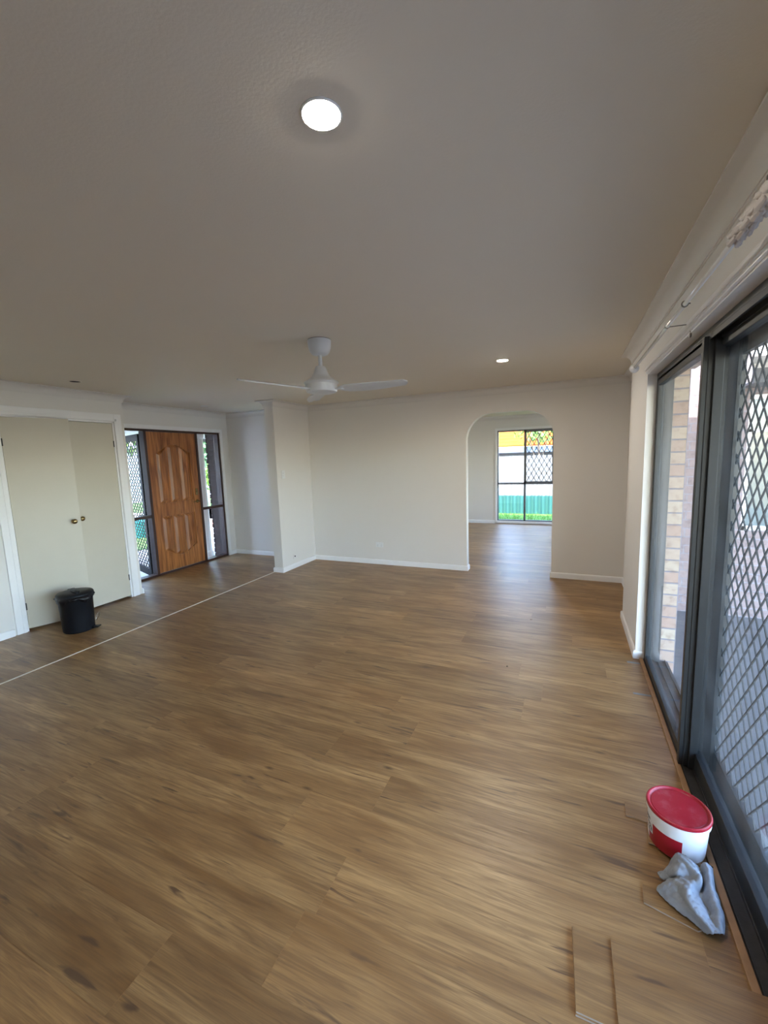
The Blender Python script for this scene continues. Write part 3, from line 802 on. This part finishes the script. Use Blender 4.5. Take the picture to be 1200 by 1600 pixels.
def corr(name, x0, x1, y, z0, z1, pitch, amp, mat):
    bm = bmesh.new(); n = int((x1-x0)/pitch*8); prev = None
    for i in range(n+1):
        x_ = x0+(x1-x0)*i/n; ph = (x_/pitch) % 1
        yy = y+amp*(1 if ph < .35 else (1-(ph-.35)/.15*2 if ph < .5 else (-1 if ph < .85 else -1+(ph-.85)/.15*2)))
        cur = [bm.verts.new((x_, yy, z0)), bm.verts.new((x_, yy, z1)), bm.verts.new((x_, yy+.012, z1)), bm.verts.new((x_, yy+.012, z0))]
        if prev:
            for j in range(4): bm.faces.new((prev[j], prev[(j+1) % 4], cur[(j+1) % 4], cur[j]))
        prev = cur
    return link(name, bm, mat)
o = corr('corrugated_fence', -8, 6, 12.35, -.16, .385, .19, .03, M['fence_shade']); tag(o, 'teal sheet for the shaded lower part of the corrugated fence', 'fence')  # separate sheet modelled for the shaded foot of the one fence
o = corr('corrugated_fence', -8, 6, 12.75, -.16, 1.50, .19, .03, M['cladding']); tag(o, 'tall white corrugated fence behind the teal sheet of its shaded foot', 'fence')
nb = empty('neighbour_house', (-1.5, 17, -.16)); tag(nb, 'neighbouring house with pale gutter and orange tiled roof over the fence', 'house')
bm = bmesh.new(); box(bm, -8, 8, 16.0, 22, -.16, 1.75); P2('house_wall', bm, M['cladding'], nb)
bm = bmesh.new(); box(bm, -8.3, 8.3, 15.5, 15.62, 1.60, 1.80); box(bm, -8.3, 8.3, 15.62, 16.0, 1.70, 1.72); P2('roof_gutter', bm, M['gutter'], nb)
bm = bmesh.new()
for i in range(9):
    y0_ = 15.6+i*.35; z0_ = 1.86+i*.13
    prism(bm, [(y0_, z0_), (y0_+.37, z0_+.13), (y0_+.37, z0_+.10), (y0_, z0_-.05)], 'x', -8.2, 8.2)
P2('tiled_roof', bm, M['tile'], nb)
tree('yard_tree', (-3.9, 24.5, -.16), 5.5, 1.7, 'leafl', 'yellow green tree above the neighbour roof', n=1500, size=.16, seed=12)
tree('yard_tree', (-.9, 14.4, -.16), 3.3, .8, 'leafl', 'small leafy tree behind the fence on the right of the far window', n=500, size=.09, seed=13)

# ------------------------------------------------------------------ ceiling lights
def ceiling_light(x, y, label, r=.045):
    t = empty('ceiling_light', (x, y, H)); tag(t, label, 'ceiling light', 'recessed round ceiling lights')
    bm = bmesh.new(); lathe(bm, [(r, 0), (r+.005, 0), (r+.0045, -.003), (r+.001, -.0045), (r, -.003), (r, 0)], 40); link('frame', bm, M['white'], t, smooth=True)
    bm = bmesh.new(); lathe(bm, [(r, -.003), (r*.7, -.006), (r*.3, -.0075), (0, -.008)], 40)
    link('diffuser', bm, M['lamp'], t, smooth=True)
ceiling_light(-.562, .976, 'large glowing round ceiling light nearest the viewer')
ceiling_light(-.56, 3.97, 'small glowing ceiling light nearer the archway')
ceiling_light(-.7, 7.6, 'ceiling light in the room beyond the arch')
# unlit ceiling fittings
t = empty('ceiling_light', (-4.343, 2.605, H)); tag(t, 'unlit dark recessed ceiling hole above the cupboard doors', 'ceiling light')
bm = bmesh.new(); lathe(bm, [(.046, 0), (.054, 0), (.054, -.003), (.046, -.004), (.046, 0)], 32); link('frame', bm, M['ceiling'], t)
bm = bmesh.new(); lathe(bm, [(.046, -.001), (0, -.0012)], 32); link('recess', bm, M['dark_gap'], t)
t = empty('ceiling_light', (-4.80, 4.60, H)); tag(t, 'unlit white ceiling fitting in front of the front door', 'ceiling light')
bm = bmesh.new(); lathe(bm, [(.03, 0), (.048, 0), (.047, -.004), (.03, -.005), (.03, 0)], 32); link('frame', bm, M['white'], t)
bm = bmesh.new(); lathe(bm, [(.03, -.003), (0, -.003)], 32); link('diffuser', bm, M['white'], t)

# ------------------------------------------------------------------ ceiling fan
fan = empty('ceiling_fan', (-1.60, 2.60, H)); tag(fan, 'white three-blade ceiling fan with a short rod', 'fan')
def FP(name, prof, mat='fanwhite', seg=40):
    bm = bmesh.new(); lathe(bm, prof, seg); o = link(name, bm, M[mat], fan); smooth_by_angle(o, 35); return o
FP('gasket', [(0, 0), (.079, 0), (.079, -.004), (0, -.004)], 'wire')
FP('canopy', [(0, -.004), (.080, -.004), (.081, -.012), (.078, -.050), (.068, -.080), (.056, -.096), (.042, -.103), (0, -.105)])
FP('down_rod', [(0, -.10), (.0135, -.10), (.0135, -.20), (0, -.20)])
FP('motor_cover', [(0, -.178), (.030, -.178), (.036, -.184), (.052, -.226), (.068, -.252), (.092, -.268), (.108, -.282), (.106, -.286), (0, -.286)])
FP('vent_ring', [(0, -.2865), (.111, -.2865), (.111, -.292), (0, -.292)], 'grey_al')
hub = FP('motor_hub', [(0, -.280), (.113, -.280), (.120, -.284), (.122, -.290), (.117, -.296), (.112, -.302), (.110, -.340), (.104, -.352), (.080, -.360), (0, -.362)])
def blade(ang):
    """blade with rounded tip, slight pitch and upward bow"""
    bm = bmesh.new(); n = 26; L0, L1 = .13, .615; top = []; bot = []
    th = .006; pitch = math.radians(-11)
    for i in range(n+1):
        t = i/n; r = L0+(L1-L0)*t
        w = .050+.018*math.sin(math.pi*min(1, t*1.1+.1))
        if t > .93: w *= math.sqrt(max(0.02, 1-((t-.93)/.07)**2*.9))
        if t < .12: w *= .45+.55*(t/.12)
        z = -.333+.006*t**1.6; row_t = []; row_b = []
        for j in range(9):
            s = -1+2*j/8; y = s*w + .012*math.sin(math.pi*t)
            zz = z+y*math.sin(pitch)+.006*(1-s*s)
            row_t.append(bm.verts.new((r, y*math.cos(pitch), zz))); row_b.append(bm.verts.new((r, y*math.cos(pitch), zz-th)))
        top.append(row_t); bot.append(row_b)
    for i in range(n):
        for j in range(8):
            bm.faces.new((top[i][j], top[i+1][j], top[i+1][j+1], top[i][j+1])); bm.faces.new((bot[i][j], bot[i][j+1], bot[i+1][j+1], bot[i+1][j]))
        bm.faces.new((top[i][0], bot[i][0], bot[i+1][0], top[i+1][0])); bm.faces.new((top[i][8], top[i+1][8], bot[i+1][8], bot[i][8]))
    for j in range(8):
        bm.faces.new((top[0][j], top[0][j+1], bot[0][j+1], bot[0][j])); bm.faces.new((top[n][j], bot[n][j], bot[n][j+1], top[n][j+1]))
    b_ = link('blade', bm, M['fanwhite'], fan); smooth_by_angle(b_, 40); b_.rotation_euler.z = ang
    bm = bmesh.new(); box(bm, .085, .16, -.022, .022, -.341, -.334, bev=.002); 
    link('blade_arm', bm, M['fanwhite'], b_)
for a in (-112, 8, 128): blade(math.radians(a))

# ------------------------------------------------------------------ electrical plates
def outlet_back(x, z):
    t = empty('power_outlet', (x, D, z)); tag(t, 'white double power outlet low on the back wall', 'power outlet')
    link('plate', B(-.058, .058, -.009, 0, -.036, .036, bev=.003), M['white'], t)
    for s in (-.030, .030):
        bm = bmesh.new()
        for a, dx, dz in ((.5, -.008, -.004), (-.5, .008, -.004), (0, 0, -.020)):
            tube(bm, [(s+dx-math.sin(a)*.004, -.0095, dz-math.cos(a)*.004), (s+dx+math.sin(a)*.004, -.0095, dz+math.cos(a)*.004)], .0013, 6)
        link('socket', bm, M['dark_gap'], t)
        link('switch', B(s*.45-.006, s*.45+.006, -.013, -.008, .012, .028, bev=.002), M['white'], t)
outlet_back(-2.555, .295)
t = empty('light_switch', (XW, 4.86, 1.39)); tag(t, 'white light switch plate near the end of the wing wall', 'light switch')
link('plate', B(0, .008, -.036, .036, -.058, .058, bev=.003), M['white'], t)
for z in (.022, -.022): link('rocker', B(.006, .013, -.008, .008, z-.012, z+.012, bev=.002), M['white'], t)
t = empty('wall_socket', (XW, 5.01, .175)); tag(t, 'small antenna socket low on the wing wall', 'socket')
link('plate', B(0, .006, -.034, .034, -.034, .034, bev=.002), M['wall'], t)
bm = bmesh.new(); tube(bm, [(.006, 0, 0), (.012, 0, 0)], .010, 14); link('connector', bm, M['dark_gap'], t)

# ------------------------------------------------------------------ curtain rod, bracket, rings
RX, RZ = .400, 2.130
rod = empty('curtain_rod', (RX, 2.3, RZ)); tag(rod, 'pale curtain rod above the sliding door', 'curtain rod')
bm = bmesh.new(); tube(bm, [(0, -.795, 0), (0, 1.10, 0)], .0085, 16); link('rod', bm, M['rod'], rod, smooth=True)
bm = bmesh.new()
pf = [(0, 0), (.012, 0), (.016, .008), (.010, .014), (.022, .028), (.030, .045), (.024, .062), (.010, .072), (0, .074)]
lathe(bm, pf, 20); o = link('finial', bm, M['trim'], rod, smooth=True); o.location = (0, 1.10, 0); o.rotation_euler.x = -math.pi/2
for y in (.07,):
    bm = bmesh.new(); r_ = .004
    tube(bm, [(0, y, -.012), (.0, y, -.004), (.075, y, -.004), (.088, y, -.006), (.089, y, -.040)], .0022, 8)
    tube(bm, [(.0925, y, -.052), (.086, y, -.052)], .010, 14); tube(bm, [(0, y-.003, 0), (0, y+.003, 0)], .0105, 14)
    link('bracket', bm, M['wire'], rod)
# ornate leafy finial on the near end: overlapping tiers of curled leaves round a core
bm = bmesh.new(); pr = [(0, -.01), (.010, -.008), (.012, .0), (.014, .05), (.017, .12), (.019, .20), (.017, .27), (.020, .30), (.016, .33), (0, .335)]
lathe(bm, pr, 20); fo = link('carved_finial', bm, M['carved'], rod, smooth=True); fo.location = (0, -.80, 0); fo.rotation_euler.x = math.pi/2
def leaf_tier(zb, n, R0, L, W, ph):
    for k in range(n):
        a0 = 2*math.pi*k/n+ph; bm = bmesh.new(); g = []; m, q = 9, 7
        for i in range(m+1):
            t = i/m; row = []
            rr = R0+.004+.011*t**2-.010*max(0, t-.75)*4*.5; zz = zb-L*t+.012*max(0, t-.8)*5
            w = W*math.sin(math.pi*(.12+.80*t))**.7*(1+.16*math.sin(t*21))
            for j in range(q+1):
                u = -1+2*j/q; ang = a0+u*w/(R0+.008); r2 = rr-.004*u*u+.0018*math.cos(u*9)
                row.append((r2*math.cos(ang), r2*math.sin(ang), zz))
            g.append(row)
        V = [[bm.verts.new(p) for p in row] for row in g]; V2 = [[bm.verts.new((p[0]*.86, p[1]*.86, p[2])) for p in row] for row in g]
        for i in range(m):
            for j in range(q):
                bm.faces.new((V[i][j], V[i][j+1], V[i+1][j+1], V[i+1][j])); bm.faces.new((V2[i][j], V2[i+1][j], V2[i+1][j+1], V2[i][j+1]))
            bm.faces.new((V[i][0], V[i+1][0], V2[i+1][0], V2[i][0])); bm.faces.new((V[i][q], V2[i][q], V2[i+1][q], V[i+1][q]))
        for j in range(q): bm.faces.new((V[m][j], V[m][j+1], V2[m][j+1], V2[m][j])); bm.faces.new((V[0][j], V2[0][j], V2[0][j+1], V[0][j+1]))
        link('carved_leaf', bm, M['carved'], fo, smooth=True)
for i, zb in enumerate((.035, .085, .135, .185, .235, .285)): leaf_tier(zb, 5, .013+.0012*i, .050, .011+.0008*i, i*.63)
bm = bmesh.new(); lathe(bm, [(.007, 0), (.013, 0), (.014, .004), (.012, .007), (.008, .004), (.007, 0)], 20); o = link('boss_ring', bm, M['wire'], fo, smooth=True); o.location = (-.012, .020, .262); o.rotation_euler = (1.2, .5, 0)
for i, y in enumerate((2.05,)):
    bm = bmesh.new(); t = empty('curtain_glide', (RX, y, RZ)); tag(t, 'small dark glide alone on the curtain rod near the bracket', 'curtain glide')
    lathe(bm, [(.009, -.003), (.013, -.003), (.013, .003), (.009, .003), (.009, -.003)], 16); tube(bm, [(.012, 0, 0), (.018, 0, 0)], .003, 6)
    o = link('hoop', bm, M['wire'], t); o.rotation_euler.x = math.pi/2

# ------------------------------------------------------------------ pedal bin
bn = empty('pedal_bin', (-4.385, 2.385, 0), math.radians(-20)); tag(bn, 'black plastic pedal bin with a bin bag under its lid', 'bin')
def BP(name, prof, mat, smooth=40):
    bm = bmesh.new(); lathe(bm, prof, 48); o = link(name, bm, M[mat], bn); smooth_by_angle(o, smooth); return o
BP('body', [(0, 0), (.122, 0), (.128, .006), (.131, .02), (.143, .345), (.147, .350), (.147, .362), (.140, .362), (.128, .02), (0, .012)], 'binblack')
lid = BP('lid', [(.150, .352), (.153, .358), (.153, .372), (.145, .382), (.10, .394), (.05, .400), (0, .401)], 'binblack')
bm = bmesh.new()   # raised hump with handle recess on the lid
bm2 = bmesh.new(); lathe(bm2, [(.07, .388), (.068, .400), (.060, .406), (0, .409)], 32)
join(bm, bm2)
for v in bm.verts: v.co.x *= 1.35; v.co.x += .025; v.co.y *= .55
o = link('lid_grip', bm, M['binblack'], lid); smooth_by_angle(o)
# bag: crumpled skirt around the rim
bm = bmesh.new(); n = 96; rows = 7; g = []; rd = random.Random(5)
ph = [rd.uniform(0, 6.28) for _ in range(6)]
for j in range(rows):
    row = []
    for i in range(n):
        a = 2*math.pi*i/n; t = j/(rows-1)
        wob = .006*math.sin(9*a+ph[0])+.005*math.sin(17*a+ph[1]+t*2)+.004*math.sin(29*a+ph[2]+3*t)
        tail = .020*max(0, math.cos(a-.15))**12 + .012*max(0, math.cos(a-3.4))**8
        r = .149+.010*math.sin(math.pi*min(1, t*1.15))+wob*t**.5+tail*math.sin(math.pi*t)
        z = .362-t*(.050+.016*math.sin(4*a+ph[3])+.010*math.sin(11*a+ph[4]))
        row.append(bm.verts.new((r*math.cos(a), r*math.sin(a), z)))
    g.append(row)
for j in range(rows-1):
    for i in range(n): bm.faces.new((g[j][i], g[j][(i+1) % n], g[j+1][(i+1) % n], g[j+1][i]))
o = link('bin_bag', bm, M['bag'], bn, smooth=True)
# hinge block, pedal, wire handle
link('lid_hinge', B(-.172, -.140, -.03, .03, .33, .385, bev=.006), M['binblack'], bn)
pa = math.radians(58); pd = Vector((math.cos(pa), math.sin(pa), 0)); 
bm = bmesh.new(); box(bm, .120, .190, -.030, .030, .016, .028, bev=.005); box(bm, .10, .14, -.02, .02, .006, .035, bev=.003)
o = link('pedal', bm, M['binblack'], bn); o.rotation_euler.z = math.radians(50)
bm = bmesh.new(); tube(bm, [(.135, -.05, .055), (.165, -.048, .10), (.172, -.03, .14), (.172, .03, .14), (.165, .048, .10), (.135, .05, .055)], .0022, 8)
o = link('wire_handle', bm, M['chrome'], bn, smooth=True); o.rotation_euler.z = math.radians(62); o['label'] = 'thin chrome wire handle'

# ------------------------------------------------------------------ plank offcuts by the track
def offcut(pts, z0, z1, label, seed, cat='offcut'):
    bm = bmesh.new(); uvl = bm.loops.layers.uv.new('planks'); sl = bm.faces.layers.float.new('seed'); tl = bm.faces.layers.float.new('tone')
    prism(bm, pts, 'z', z0, z1)
    o = pts[0]
    for f in bm.faces:
        f[sl] = seed; f[tl] = .25+.7*seed; f.material_index = 0 if f.calc_center_median().z > z1-1e-4 else 1
        for lp in f.loops: lp[uvl].uv = (lp.vert.co.x-o[0]+.2, lp.vert.co.y-o[1]+.3)
    ob = link('plank_offcut', bm, [M['plank'], M['core']]); tag(ob, label, cat, 'flooring offcuts beside the sliding door'); return ob
offcut([(.262, 1.972), (.258, 1.893), (.50, 1.872), (.505, 1.95)], .0005, .006, 'flooring offcut poking out from behind the bucket on its left', .31)
offcut([(.335, 1.885), (.325, 1.775), (.50, 1.74), (.51, 1.86)], .0065, .012, 'flooring offcut directly under the front left of the bucket', .62)
offcut([(.278, 1.582), (.272, 1.512), (.42, 1.475), (.50, 1.53), (.49, 1.60)], .0005, .006, 'flooring offcut under the grey cloth', .47)
offcut([(.36, 1.845), (.355, 1.765), (.515, 1.74), (.515, 1.84)], .0005, .006, 'lower flooring offcut beneath the bucket, under another piece', .12)
offcut([(.041, 1.335), (.050, 1.098), (.52, 1.098), (.52, 1.335)], .0005, .006, 'flooring offcut at the bottom of a stack in the near right corner', .21)
offcut([(.043, 1.334), (.051, 1.102), (.50, 1.102), (.50, 1.334)], .0065, .012, 'flooring offcut with an exposed left end, middle of the near stack', .55)
offcut([(.155, 1.336), (.158, .96), (.56, .96), (.56, 1.337)], .0125, .018, 'large flooring offcut lying on top of the near stack', .77)

# ------------------------------------------------------------------ bucket
BZ = .0125
bk = empty('paint_bucket', (.425, 1.815, BZ)); tag(bk, 'white plastic bucket with a red lid beside the sliding door', 'bucket')
bm = bmesh.new(); lathe(bm, [(0, .003), (.088, .003), (.091, 0), (.094, .003), (.1015, .128), (.1035, .130), (.104, .136), (.1035, .150), (.098, .150), (.0915, .006), (0, .006)], 56)
o = link('tub', bm, M['bucket'], bk); smooth_by_angle(o, 40)
bm = bmesh.new(); lathe(bm, [(.1035, .130), (.1065, .131), (.1065, .148), (.1035, .150)], 56)
o = link('rim_collar', bm, M['bucket'], bk); smooth_by_angle(o, 40)
bm = bmesh.new(); lathe(bm, [(.103, .146), (.1075, .147), (.109, .152), (.1075, .158), (.104, .1605), (.100, .159), (.097, .1535), (.093, .1515), (.091, .1535), (.03, .1535), (0, .154)], 56)
o = link('lid', bm, M['lid'], bk); smooth_by_angle(o, 40); o['label'] = 'red snap-on lid'
def shell(name, a0, a1, zlo, zhi, mat, off=.0006, n=30, m=6):
    bm = bmesh.new(); g = []
    for i in range(n+1):
        t = i/n; a = a0+(a1-a0)*t; row = []
        for j in range(m+1):
            lo = zlo(t) if callable(zlo) else zlo; hi = zhi(t) if callable(zhi) else zhi
            z = lo+(hi-lo)*j/m; r = .094+.0075*max(0, (z-.003)/.125)+off
            row.append(bm.verts.new((r*math.cos(a), r*math.sin(a), z)))
        g.append(row)
    for i in range(n):
        for j in range(m): bm.faces.new((g[i][j], g[i+1][j], g[i+1][j+1], g[i][j+1]))
    return link(name, bm, M[mat], bk, smooth=True)
A0, A1 = math.radians(188), math.radians(268)
shell('red_label', A0, A1, .004, lambda t: .088, 'red_label')
shell('printed_panel', math.radians(160), A0+.001, .010, .105, 'bucket', off=.0005)
# grey line drawing printed on the label: round emblem with strokes
bm = bmesh.new()
def onb(a, z, off=.0014):
    r = .094+.0075*max(0, (z-.003)/.125)+off; return (r*math.cos(a), r*math.sin(a), z)
def stroke(pts, rr=.0007): tube(bm, [onb(math.radians(a), z) for a, z in pts], rr, 5)
for k, (cx_, cz_, ra, rz_) in enumerate(((196, .060, 7, .014), (197, .058, 4, .008))):
    stroke([(cx_+ra*math.cos(t*.5236), cz_+rz_*math.sin(t*.5236)) for t in range(13)])
for s_ in range(6): stroke([(176+s_*3.2, .092), (178+s_*3.2, .100), (180+s_*3.2, .091)])
for s_ in range(5): stroke([(180+s_*4, .080-s_*.002), (183+s_*4, .084-s_*.002), (184+s_*4, .077-s_*.002)])
stroke([(188, .046), (195, .040), (202, .041)]); stroke([(190, .052), (196, .064), (203, .050)]); stroke([(185, .070), (193, .074), (201, .070)])
link('printed_drawing', bm, M['print'], bk)
shell('drawing_ground', math.radians(186), math.radians(205), .040, .0885, 'bucket', off=.0010, n=14)

# ------------------------------------------------------------------ cloth
NET = [[(0.3314, 1.6385, 0.017), (0.3607, 1.6542, 0.022), (0.3924, 1.689, 0.052), (0.4124, 1.6978, 0.062), (0.4423, 1.6776, 0.062), (0.4687, 1.6869, 0.042), (0.4877, 1.6906, 0.062), (0.5093, 1.6963, 0.042)], [(0.3375, 1.6187, 0.017), (0.3638, 1.6282, 0.027), (0.3832, 1.616, 0.062), (0.4129, 1.6386, 0.072), (0.4442, 1.6309, 0.072), (0.476, 1.6721, 0.032), (0.4869, 1.6511, 0.062), (0.5059, 1.6608, 0.032)], [(0.3613, 1.6192, 0.017), (0.3796, 1.6164, 0.032), (0.3919, 1.6057, 0.052), (0.4276, 1.6089, 0.057), (0.451, 1.6009, 0.072), (0.4663, 1.63, 0.027), (0.481, 1.6112, 0.057), (0.5027, 1.6365, 0.022)], [(0.3204, 1.5706, 0.017), (0.3455, 1.5718, 0.037), (0.3775, 1.5708, 0.052), (0.4099, 1.5637, 0.067), (0.4326, 1.5834, 0.042), (0.4537, 1.5871, 0.027), (0.4815, 1.5879, 0.052), (0.505, 1.6124, 0.022)], [(0.3277, 1.5522, 0.016), (0.3541, 1.5484, 0.032), (0.3827, 1.5447, 0.042), (0.3986, 1.5211, 0.062), (0.4301, 1.5413, 0.047), (0.4598, 1.5608, 0.022), (0.4834, 1.5571, 0.047), (0.5044, 1.5777, 0.02)], [(0.362, 1.5205, 0.016), (0.3799, 1.5166, 0.032), (0.3963, 1.5057, 0.042), (0.4109, 1.49, 0.057), (0.4352, 1.5029, 0.047), (0.4641, 1.5306, 0.022), (0.4853, 1.5276, 0.042), (0.5048, 1.5489, 0.02)], [(0.4047, 1.4947, 0.016), (0.4146, 1.4893, 0.027), (0.4232, 1.48, 0.042), (0.4312, 1.4763, 0.047), (0.4477, 1.4861, 0.037), (0.4636, 1.4928, 0.027), (0.4789, 1.4933, 0.037), (0.4966, 1.5092, 0.017)], [(0.4417, 1.4658, 0.015), (0.445, 1.4627, 0.022), (0.4511, 1.461, 0.027), (0.4572, 1.4598, 0.03), (0.4643, 1.4614, 0.03), (0.473, 1.4687, 0.027), (0.4815, 1.4789, 0.022), (0.4871, 1.4822, 0.016)]]
def catmull(p0, p1, p2, p3, t):
    return tuple(.5*((2*b)+(-a+c)*t+(2*a-5*b+4*c-d)*t*t+(-a+3*b-3*c+d)*t**3) for a, b, c, d in zip(p0, p1, p2, p3))
def interp(row, t):
    n = len(row)-1; x = t*n; i = min(int(x), n-1); f = x-i
    g = lambda k: row[max(0, min(n, k))]
    return catmull(g(i-1), g(i), g(i+1), g(i+2), f)
bm = bmesh.new(); NU, NV = 64, 72; g = []
cols = [[interp(r, u/NU) for r in NET] for u in range(NU+1)]
rd = random.Random(2)
for v in range(NV+1):
    row = []
    for u in range(NU+1):
        p = interp(cols[u], v/NV)
        z = max(.0145, .012+(p[2]-.012)*1.15+.0016*math.sin(p[0]*240+p[1]*130)+.0012*math.sin(p[1]*330-p[0]*170+1)+.001*math.sin(p[0]*500-p[1]*260)+.0008*math.sin(p[1]*700+p[0]*420))
        row.append(bm.verts.new((p[0], p[1], z)))
    g.append(row)
for v in range(NV):
    for u in range(NU): bm.faces.new((g[v][u], g[v][u+1], g[v+1][u+1], g[v+1][u]))
cl = link('cleaning_cloth', bm, M['cloth'], smooth=True)
so = cl.modifiers.new('solid', 'SOLIDIFY'); so.thickness = .0035; so.offset = -1
tag(cl, 'crumpled grey-blue cleaning cloth lying beside the bucket', 'cloth')
# small dark cable end between bucket and bead
bm = bmesh.new(); tube(bm, [(.497, 1.745, .016), (.506, 1.738, .019), (.516, 1.741, .018), (.523, 1.733, .020)], .0028, 8)
o = link('plastic_clip', bm, M['dark_gap'], smooth=True); tag(o, 'small black plastic scrap between the bucket and the timber bead', 'scrap')
# specks of debris on the floor
for i, (x_, y_, r_, lb) in enumerate(((-.30, 4.05, .010, 'pale crumb of debris on the floor towards the archway'), (-.39, 3.05, .007, 'dark crumb of debris in the middle of the floor'))):
    bm = bmesh.new(); bmesh.ops.create_icosphere(bm, subdivisions=2, radius=r_)
    for v in bm.verts: v.co *= random.uniform(.7, 1.2); v.co.z *= .5
    o = link('floor_crumb', bm, M['core'] if i == 0 else M['bark'], loc=(x_, y_, r_*.4)); tag(o, lb, 'debris')
